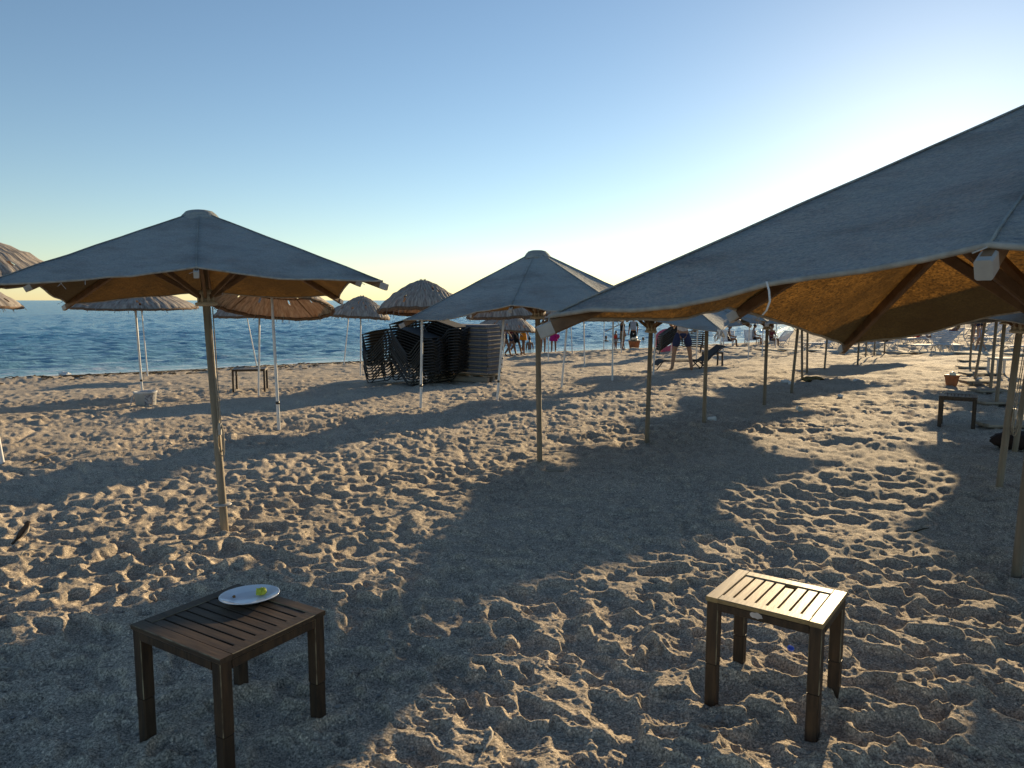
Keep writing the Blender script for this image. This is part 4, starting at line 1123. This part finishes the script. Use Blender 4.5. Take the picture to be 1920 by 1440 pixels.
for key, px, py, rz, lab in [('a', 1716, 664, 4, 'white lounger nearest the boardwalk, empty, bright bag beneath'), ('b', 1624, 659, 6, 'white lounger carrying the bather in black shorts'), ('c', 1690, 648, 8, 'white lounger carrying the bather in red shorts'),
                             ('d', 1744, 649, 10, 'white lounger with the reading woman on a dark red towel'), ('e', 1893, 664, 2, 'white lounger half hidden at the right edge'), ('f', 1806, 663, 78, 'white lounger seen from behind its slatted back beside the stout pole'),
                             ('g', 1512, 653, 3, 'long white lounger left of the three slim poles'), ('h', 1548, 649, 5, 'white lounger just behind the long one'), ('i', 1372, 653, 70, 'white lounger at the left end showing its slatted back'),
                             ('j', 1424, 650, 80, 'white lounger with upright back right of the third wooden pole'), ('k', 1442, 651, 25, 'white lounger beside two seated bathers')]:
    q = G(px, py); put_white(key, q.x, q.y, R(rz), lab)
a0, a1 = G(1376, 656), G(1990, 669); bd = Vector((a1.x - a0.x, a1.y - a0.y, 0)).normalized(); bn = Vector((-bd.y, bd.x, 0))
rdw = random.Random(21)
ROWS = [(5.5, 5, 12), (9.0, 6, 12), (13.0, 6, 13), (18.0, 6, 14)]
for ri, (off, st, cnt) in enumerate(ROWS):
    for k in range(cnt):
        p = a0 + bd * (1.5 + k * 2.35 + rdw.uniform(-0.3, 0.3)) + bn * (off + rdw.uniform(-0.4, 0.4))
        if any((Vector((o.location.x, o.location.y, 0)) - Vector((p.x, p.y, 0))).length < 1.6 for o in SEATS.values()): continue
        if sval(p.x, p.y) > SHORE - 1.0: continue
        put_white((ri, k), p.x, p.y, R(rdw.choice((8, 15, 60, 75, 5, 20))), 'white lounger, %s from the left in the %s row behind the front loungers' % (ORD[k], ORD[ri]))
drop_tree(WL)
for k in range(16):
    p = a0 + bd * (2.0 + k * 1.9) + bn * (7.0 + 4.5 * (k % 4)); b_ = on_sand(p)
    if sval(p.x, p.y) > SHORE - 0.8: continue
    reed_parasol(b_, 2.15 + 0.05 * (k % 2), 0.95, 'woven reed parasol among the white loungers, %s from the left' % ORD[k], lean=(rdw.uniform(-.1, .1), 0), detail=False, group='reed parasols among the white loungers')

# ------------------------------------------------------------------ people
SKINS = {k: mat('skin_' + k, c, tuple(v * 0.85 for v in c), 8, 0.6) for k, c in {'tan': (0.40, 0.23, 0.15), 'brown': (0.24, 0.125, 0.075), 'pale': (0.55, 0.36, 0.27)}.items()}
def cloth_m(name, c, c2=None, sc=20): return mat('cloth_' + name, c, c2, sc, 0.9, 0.003, 40)
CL = {'teal': cloth_m('teal', (0.02, 0.30, 0.34)), 'orange': cloth_m('orange', (0.85, 0.30, 0.02)), 'black': cloth_m('black', (0.012, 0.012, 0.014)), 'navy': cloth_m('navy', (0.018, 0.026, 0.075), (0.010, 0.014, 0.04)), 'blue': cloth_m('blue', (0.03, 0.06, 0.26)),
      'lightblue': cloth_m('lightblue', (0.35, 0.48, 0.72)), 'magenta': cloth_m('magenta', (0.36, 0.015, 0.16), (0.28, 0.01, 0.12)), 'white': cloth_m('white', (0.72, 0.70, 0.72)), 'red': cloth_m('red', (0.50, 0.035, 0.03)), 'green': cloth_m('green', (0.03, 0.07, 0.03)),
      'greyblue': cloth_m('greyblue', (0.30, 0.34, 0.40)), 'maroon': cloth_m('maroon', (0.16, 0.025, 0.035)), 'dotted': cloth_m('dotted', (0.012, 0.020, 0.070), (0.05, 0.06, 0.13), 160), 'pink': cloth_m('pink', (0.62, 0.14, 0.22)), 'khaki': cloth_m('khaki', (0.22, 0.18, 0.12))}
HAIR = {'dark': mat('hair_dark', (0.018, 0.012, 0.009), None, 40, 0.6), 'brown': mat('hair_brown', (0.10, 0.055, 0.03), None, 40, 0.6), 'fair': mat('hair_fair', (0.32, 0.20, 0.09), None, 40, 0.6)}

STAND = dict(pelvis=(0, 0, 0.93), waist=(0, 0, 1.06), chest=(0, 0.0, 1.29), neck=(0, -0.005, 1.46), head=(0, 0.015, 1.545),
             hipL=(-0.085, 0, 0.90), kneeL=(-0.095, 0.02, 0.50), ankL=(-0.10, -0.01, 0.08), toeL=(-0.115, 0.14, 0.03), hipR=(0.085, 0, 0.90), kneeR=(0.095, 0.02, 0.50), ankR=(0.10, -0.01, 0.08), toeR=(0.115, 0.14, 0.03),
             shL=(-0.175, 0, 1.40), elL=(-0.23, -0.02, 1.12), wrL=(-0.235, 0.06, 0.88), haL=(-0.235, 0.085, 0.80), shR=(0.175, 0, 1.40), elR=(0.23, -0.02, 1.12), wrR=(0.235, 0.06, 0.88), haR=(0.235, 0.085, 0.80))
RAD = dict(pelvis=0.125, waist=0.115, chest=0.135, neck=0.055, head=0.06, hip=0.096, knee=0.060, ank=0.042, toe=0.03, sh=0.062, el=0.042, wr=0.030, ha=0.032)
EDG = [('pelvis', 'waist'), ('waist', 'chest'), ('chest', 'neck'), ('neck', 'head')] + [(a + s, b_ + s) for s in 'LR' for a, b_ in (('hip', 'knee'), ('knee', 'ank'), ('ank', 'toe'), ('sh', 'el'), ('el', 'wr'), ('wr', 'ha'))] + [('pelvis', 'hipL'), ('pelvis', 'hipR'), ('chest', 'shL'), ('chest', 'shR')]
def rad(n): return RAD[n if n in RAD else n[:-1]]

def skin(verts, edges, radii, root=0, lev=1):
    me = bpy.data.meshes.new('tmp'); me.from_pydata(verts, edges, []); o = bpy.data.objects.new('tmp', me); COL.objects.link(o)
    md = o.modifiers.new('s', 'SKIN'); md.use_smooth_shade = True; md.branch_smoothing = 0.6
    for i, r in enumerate(radii):
        d = me.skin_vertices[0].data[i]; d.radius = (r, r) if not isinstance(r, tuple) else r; d.use_root = (i == root)
    sb = o.modifiers.new('u', 'SUBSURF'); sb.levels = lev; sb.render_levels = lev
    dg = bpy.context.evaluated_depsgraph_get()
    r = bpy.data.meshes.new_from_object(o.evaluated_get(dg)); bpy.data.objects.remove(o); bpy.data.meshes.remove(me)
    return [tuple(v.co) for v in r.vertices], [tuple(p.vertices) for p in r.polygons]

def person(loc, rz, label, pose=None, h=1.70, skin_c='tan', hair='dark', top=None, shorts=None, skirt=None, thigh=0.55, long_hair=False, sleeve=0.35, group='people on the beach', sub=False, top_edge=None, cat='person'):
    J = dict(STAND); J.update(pose or {}); k = h / 1.70
    J = {n: Vector(v) * k for n, v in J.items()}
    t = thing('person', loc, label, cat, group, rz)
    names = list(J); idx = {n: i for i, n in enumerate(names)}
    rr = [rad(n) * k for n in names]
    rr = [(r * 1.18, r * 0.86) if names[i] in ('pelvis', 'waist', 'chest') else r for i, r in enumerate(rr)]
    v, f = skin([tuple(J[n]) for n in names], [(idx[a], idx[b_]) for a, b_ in EDG], rr, idx['pelvis'])
    mb = MB().add(v, f)
    hd = J['head']; up = (J['head'] - J['neck']).normalized(); q = Vector((0, 0, 1)).rotation_difference(up); hc = hd + up * 0.075 * k
    def H(m2, n0):                # head pieces are shaped upright, then tipped with the neck
        m2.v = [tuple(q @ Vector(p) + hc) for p in m2.v]; mb.add(m2.v, m2.f)
    hm = MB().blob((0, 0, 0), (0.074 * k, 0.092 * k, 0.115 * k), 16, 12)
    hm.blob((0, 0.092 * k, -0.012 * k), (0.013 * k, 0.020 * k, 0.024 * k), 8, 6)
    for s in (-1, 1): hm.blob((s * 0.075 * k, 0, -0.01 * k), (0.010 * k, 0.020 * k, 0.030 * k), 8, 6)
    hm.blob((0, 0.078 * k, -0.055 * k), (0.024 * k, 0.012 * k, 0.009 * k), 8, 6)
    H(hm, 0)
    for s in 'LR':                # hands: four fingers and a thumb
        a, w = J['ha' + s], J['wr' + s]; d = (a - w).normalized(); side = Vector((1, 0, 0)) if abs(d.x) < 0.8 else Vector((0, 0, 1)); side = (side - d * side.dot(d)).normalized(); nrm = d.cross(side)
        lat = nrm
        for j in range(4):
            b0 = a + lat * (0.019 * (j - 1.5)) * k; L = (0.062, 0.075, 0.07, 0.055)[j] * k
            mb.tube([b0, b0 + d * L * 0.55 + side * 0.006, b0 + d * L + side * (0.018 if s == 'L' else -0.018) * k], [0.0095 * k, 0.0088 * k, 0.007 * k], 6)
        b0 = w.lerp(a, 0.55) + lat * 0.03 * k
        mb.tube([b0, b0 + lat * 0.028 * k + d * 0.02 * k, b0 + lat * 0.034 * k + d * 0.052 * k], [0.011 * k, 0.010 * k, 0.008 * k], 6)
    body = mb.build('body', SKINS[skin_c], t, True)
    hr = MB().blob((0, -0.014 * k, 0.022 * k), (0.082 * k, 0.094 * k, 0.108 * k), 16, 12, 0.03, 3)
    hr.v = [p for p in hr.v]
    if long_hair: hr.tube([(0, -0.07 * k, 0.02 * k), (0, -0.10 * k, -0.10 * k), (0, -0.09 * k, -0.24 * k)], [0.075 * k, 0.07 * k, 0.03 * k], 10)
    hr.v = [tuple(q @ Vector(p) + hc) for p in hr.v]; hr.build('hair', HAIR[hair], t, True)
    for s in (-1, 1):
        e = MB().blob((0, 0, 0), 0.009 * k, 8, 6); e.v = [tuple(q @ (Vector(p) + Vector((s * 0.030 * k, 0.083 * k, 0.012 * k))) + hc) for p in e.v]; e.build('eye', M['black'], t, True)
    def garment(name, pts, edges, radii, m): 
        v, f = skin([tuple(p) for p in pts], edges, radii, 0); MB().add(v, f).build(name, m, t, True)
    if top:
        g = 1.17
        pts = [J['waist'].lerp(J['pelvis'], 1.12), J['waist'], J['chest'], J['chest'].lerp(J['neck'], 0.62), J['shL'], J['shL'].lerp(J['elL'], sleeve), J['shR'], J['shR'].lerp(J['elR'], sleeve)]
        garment('top', pts, [(0, 1), (1, 2), (2, 3), (2, 4), (4, 5), (2, 6), (6, 7)], [(0.142 * g * k, 0.112 * g * k), (0.126 * g * k, 0.095 * g * k), (0.150 * g * k, 0.112 * g * k), 0.062 * g * k] + [0.066 * g * k, 0.056 * g * k] * 2, CL[top])
    if shorts:
        pts = [J['waist'].lerp(J['pelvis'], 0.15), J['pelvis'], J['hipL'], J['hipL'].lerp(J['kneeL'], thigh), J['hipR'], J['hipR'].lerp(J['kneeR'], thigh), J['pelvis'] + ((J['kneeL'] + J['kneeR']) / 2 - J['pelvis']).normalized() * 0.11 * k]
        garment('shorts', pts, [(0, 1), (1, 2), (2, 3), (1, 4), (4, 5), (1, 6)], [(0.142 * k, 0.112 * k), (0.150 * k, 0.122 * k)] + [0.116 * k, 0.108 * k] * 2 + [0.10 * k], CL[shorts])
    if skirt:
        m_, z0, z1, flare = skirt; mb2 = MB(); rings = []
        for i in range(6):
            u = i / 5; z = (z0 + (z1 - z0) * u) * k; w = (0.150 + (flare - 0.150) * u) * k
            rings.append([(J['pelvis'].x + w * math.cos(a) * (1 + 0.05 * u * math.sin(5 * a)), J['pelvis'].y + w * 0.80 * math.sin(a) * (1 + 0.05 * u * math.cos(4 * a)), z) for a in np.linspace(0, 2 * math.pi, 20, endpoint=False)])
        mb2.add([p for r_ in rings for p in r_], [(i * 20 + c, i * 20 + (c + 1) % 20, (i + 1) * 20 + (c + 1) % 20, (i + 1) * 20 + c) for i in range(5) for c in range(20)]); mb2.build('skirt', CL[m_], t, True)
    return t

WALK = dict(kneeL=(-0.09, 0.16, 0.52), ankL=(-0.09, 0.26, 0.09), toeL=(-0.09, 0.40, 0.06), kneeR=(0.09, -0.05, 0.50), ankR=(0.09, -0.30, 0.14), toeR=(0.10, -0.20, 0.03), wrL=(-0.24, -0.14, 0.90), haL=(-0.24, -0.17, 0.82), elL=(-0.23, -0.12, 1.12), wrR=(0.24, 0.20, 0.93), haR=(0.24, 0.25, 0.86), elR=(0.23, 0.06, 1.12))
def foot(px, py, dz=0.0):
    q = G(px, py); return Vector((q.x, q.y, ground(q.x, q.y) + dz))
person(foot(947, 671), R(-80), 'person walking with a dark blue towel, leftmost of the bathers', WALK, 1.80, 'brown', 'dark', 'blue', 'navy', thigh=0.4, group='bathers walking along the water')
person(foot(958, 670), R(-75), 'person in maroon top and dark blue shorts walking second among the bathers', WALK, 1.78, 'brown', 'dark', 'maroon', 'navy', thigh=0.6, group='bathers walking along the water')
person(foot(967, 669), R(-85), 'person in a black knee-length dress walking before the orange skirt', WALK, 1.80, 'brown', 'dark', 'black', None, ('black', 1.05, 0.55, 0.19), group='bathers walking along the water')
person(foot(981, 668), R(-60), 'person in teal top and bright orange skirt walking on the shore', dict(WALK, kneeL=(-0.09, 0.08, 0.50), ankL=(-0.09, 0.10, 0.08), toeL=(-0.09, 0.24, 0.03), ankR=(0.09, -0.18, 0.10), toeR=(0.10, -0.06, 0.03), wrR=(0.42, -0.02, 1.0), haR=(0.47, 0.0, 0.93), elR=(0.33, -0.04, 1.17)), 1.82, 'brown', 'brown', 'teal', None, ('orange', 1.04, 0.72, 0.21), group='bathers walking along the water')
person(foot(1018, 664), R(-20), 'person in light blue with a blue bag, half hidden by the middle pole', None, 1.66, 'brown', 'brown', 'lightblue', 'greyblue', thigh=0.3, group='bathers walking along the water')
person(foot(1038, 661), R(165), 'person in a magenta dress standing at the water with her back turned', dict(wrL=(-0.16, 0.18, 1.06), haL=(-0.12, 0.22, 1.10), wrR=(0.16, 0.16, 1.02), haR=(0.13, 0.22, 1.05), elL=(-0.25, 0.0, 1.12), elR=(0.27, 0.0, 1.12)), 1.76, 'brown', 'dark', 'magenta', None, ('magenta', 1.08, 0.58, 0.22), sleeve=0.8, group='bathers walking along the water')
q = at(1043, 648, 0.1); o_ = foot(1041.5, 661); m = MB().blob((0, 0, 0), (0.10, 0.06, 0.13), 14, 10, 0.05, 3); m.tube([(-0.08, 0, 0.12), (-0.05, 0, 0.42), (0.05, 0, 0.42), (0.08, 0, 0.12)], 0.012, 6)
o = m.build('shoulder_bag', CL['magenta'], None, True); o.location = o_ + Vector((0.12, -0.1, 0.84)); tag(o, 'magenta bag hanging at the side of the magenta dress', 'bag')
person(foot(1278, 697) , R(-2), 'man in white tank top and dark dotted shorts, back turned, legs apart', dict(hipL=(-0.11, 0, 0.90), hipR=(0.11, 0, 0.90), kneeL=(-0.19, 0.02, 0.50), kneeR=(0.19, 0.02, 0.50), ankL=(-0.24, -0.01, 0.08), ankR=(0.24, -0.01, 0.08), toeL=(-0.27, 0.13, 0.03), toeR=(0.27, 0.13, 0.03), elL=(-0.30, 0.05, 1.15), elR=(0.30, 0.05, 1.15), wrL=(-0.20, 0.26, 1.12), haL=(-0.15, 0.33, 1.12), wrR=(0.20, 0.26, 1.12), haR=(0.15, 0.33, 1.12)), 1.90, 'tan', 'dark', 'white', 'dotted', thigh=0.78, sleeve=0.05)
person(foot(1166, 657), R(-70), 'person in black top and khaki trousers standing by the plastic chair', dict(elL=(-0.28, 0.12, 1.15), wrL=(-0.34, 0.25, 0.95), haL=(-0.36, 0.30, 0.88)), 1.72, 'brown', 'dark', 'black', 'khaki', thigh=0.98, sleeve=0.6)
person(foot(1187, 657), R(10), 'person with pale backpack and green jacket standing over the basket', None, 1.74, 'tan', 'dark', 'green', 'black', thigh=0.98, sleeve=0.9)
o_ = foot(1186, 657); m = MB().beam((0, 0, -0.22), (0, 0, 0.22), 0.30, 0.17, (0, 1, 0), 0.3); o = m.build('backpack', CL['greyblue'], None, False); o.location = o_ + Vector((-0.02, -0.22, 1.26)); tag(o, 'pale blue-grey backpack on the back of the person by the basket', 'backpack')
t = thing('basket', foot(1189, 657), 'brown wicker basket with pale food on top at the shore', 'basket')
MB().lathe([(0.24, 0.0), (0.32, 0.42), (0.34, 0.44), (0.30, 0.44), (0.0, 0.40)], 18).build('body', M['terracotta'], t, True)
MB().lathe([(0.30, 0.40), (0.345, 0.42), (0.345, 0.46), (0.30, 0.46)], 18).build('rim', M['rib_wood'], t, True)
m = MB();
for k in range(5): m.blob((0.12 * math.cos(k * 1.3), 0.12 * math.sin(k * 1.3), 0.46 + 0.03 * k), 0.09, 8, 6, 0.05, k)
m.build('contents', M['ball'], t, True)
o_ = foot(1160, 657)
t = thing('plastic_chair', o_, 'dark plastic chair standing at the shore beside the child', 'chair', None, R(150))
MB().beam((-0.22, 0, 0.42), (0.22, 0, 0.42), 0.44, 0.03).build('seat', M['black'], t)
for sx in (-1, 1):
    for sy in (-1, 1): MB().tube([(sx * 0.20, sy * 0.20, 0.42), (sx * 0.26, sy * 0.24, -0.03)], 0.02, 6).build('leg', M['black'], t, True)
    MB().tube(smooth_poly([(-sx * 0 - 0.21, sx * 0.24, 0.42), (-0.24, sx * 0.25, 0.64), (0.18, sx * 0.25, 0.64), (0.22, sx * 0.22, 0.42)], 4, 0.05), 0.018, 6).build('armrest', M['black'], t, True)
MB().beam((-0.22, 0, 0.50), (-0.30, 0, 0.84), 0.42, 0.025, (1, 0, 0)).build('backrest', M['black'], t)
SIT = dict(pelvis=(0, 0, 0.42), waist=(0, -0.02, 0.55), chest=(0, -0.02, 0.78), neck=(0, 0.0, 0.95), head=(0, 0.03, 1.03), hipL=(-0.085, 0.02, 0.40), hipR=(0.085, 0.02, 0.40), kneeL=(-0.10, 0.40, 0.45), kneeR=(0.10, 0.40, 0.45), ankL=(-0.10, 0.42, 0.08), ankR=(0.10, 0.42, 0.08), toeL=(-0.11, 0.56, 0.03), toeR=(0.11, 0.56, 0.03), shL=(-0.175, 0, 0.89), shR=(0.175, 0, 0.89), elL=(-0.22, 0.06, 0.63), elR=(0.22, 0.06, 0.63), wrL=(-0.14, 0.28, 0.58), wrR=(0.14, 0.28, 0.58), haL=(-0.10, 0.36, 0.57), haR=(0.10, 0.36, 0.57))
person(foot(1154, 657), R(-60), 'child in a red top beside the dark plastic chair', None, 1.05, 'brown', 'dark', 'red', 'greyblue', thigh=0.5)
# bathers in the water
def swimmer(px, py, label, depth, rz=0.0, hh=1.7, **kw):
    d = ray(px, py); k = (SEA - EYE) / d.z; p = Vector((d.x * k, d.y * k, SEA - depth)); person(p, rz, label, None, hh, 'brown', 'dark', group='bathers in the water', **kw)
swimmer(993, 655, 'bather standing waist-deep behind the walking bathers', 1.02, R(30), shorts='navy')
swimmer(1136, 640, 'bather up to the shoulders right of the thin pole', 1.36, R(200))
swimmer(1206, 641, 'bather with only the head above water right of the basket', 1.42, R(160))
swimmer(1094, 602, 'tiny far bather head in open water', 1.40, R(160))
swimmer(1229, 630, 'bather head near the low parasol pole', 1.40, R(100))
# pink inflatable ring
q = G(1240, 664); t = MB(); n = 26
t.tube([(0, 0.42 * math.cos(a), 0.42 * math.sin(a)) for a in np.linspace(0, 2 * math.pi, n, endpoint=False)], 0.17, 12, close=True)
o = t.build('swim_ring', M['pink_vinyl'] if 'pink_vinyl' in M else CL['pink'], None, True); o.location = (q.x + 0.55, q.y + 1.5, zb(q.x + 0.55, q.y + 1.5) + 0.56); o.rotation_euler = (0, R(14), R(75)); tag(o, 'pink inflatable ring leaning behind the dark lounger stack', 'swim ring')

LIE = dict(pelvis=(0, 0, 0.12), waist=(0, -0.12, 0.17), chest=(0, -0.32, 0.33), neck=(0, -0.46, 0.46), head=(0, -0.53, 0.54), hipL=(-0.085, 0.02, 0.11), hipR=(0.085, 0.02, 0.11), kneeL=(-0.10, 0.38, 0.34), kneeR=(0.11, 0.42, 0.16), ankL=(-0.10, 0.62, 0.06), ankR=(0.12, 0.84, 0.06), toeL=(-0.10, 0.75, 0.05), toeR=(0.13, 0.90, 0.17), shL=(-0.175, -0.40, 0.40), shR=(0.175, -0.40, 0.40), elL=(-0.24, -0.18, 0.26), elR=(0.24, -0.18, 0.26), wrL=(-0.12, -0.02, 0.36), wrR=(0.12, -0.02, 0.36), haL=(-0.06, 0.05, 0.38), haR=(0.06, 0.05, 0.38))
def lie(key, label, **kw):
    L = SEATS[key]; rz = L.rotation_euler.z
    p = L.location + Vector((math.cos(rz) * 1.02 - math.sin(rz) * 0.31, math.sin(rz) * 1.02 + math.cos(rz) * 0.31, 0.325))
    person(p, rz + R(90), label, LIE, kw.pop('h', 1.68), group='people on the white loungers', **kw)
lie('b', 'bather in black shorts lying on a white lounger, left', skin_c='tan', shorts='black', thigh=0.45)
lie('c', 'bather in red shorts lying on a white lounger, middle', skin_c='tan', shorts='red', thigh=0.5)
lie('d', 'woman in maroon reclining on a white lounger, right', skin_c='brown', hair='fair', top='maroon', shorts='maroon', thigh=0.2, long_hair=True)
for i, (px, py, lab, kw) in enumerate([(1449, 650, 'seated bather in maroon beside the upright white lounger', dict(top='maroon', shorts='navy')), (1468, 650, 'seated bather in grey right of the one in maroon', dict(top='greyblue', shorts='black')), (1381, 648, 'dark-haired bather seated behind the leftmost white lounger', dict(top='black', shorts='black'))]):
    L = SEATS['kji'[i]]; rz = L.rotation_euler.z; fu = 0.75 if i else 0.35
    p = L.location + Vector((math.cos(rz) * fu - math.sin(rz) * 0.22, math.sin(rz) * fu + math.cos(rz) * 0.22, 0.0))
    person(p, rz + math.pi, lab, SIT, 1.65, 'brown', 'dark', group='people among the white loungers', **kw)
person(foot(1838, 657), R(20), 'small child in a blue swimsuit walking beyond the stepping boards', WALK, 1.05, 'tan', 'dark', 'lightblue', 'lightblue', thigh=0.1, sleeve=0.02, group='people among the white loungers')
person(foot(1828, 646), R(-60), 'bare-chested man standing behind the leaning wooden poles', None, 1.72, 'tan', 'dark', None, 'navy', group='people among the white loungers')
person(foot(1660, 640), R(120), 'person in a red shirt standing behind the front white loungers', None, 1.68, 'tan', 'dark', 'red', 'black', group='people among the white loungers')
person(foot(1560, 640), R(30), 'person in white standing among the far white loungers', None, 1.68, 'tan', 'dark', 'white', 'red', group='people among the white loungers')
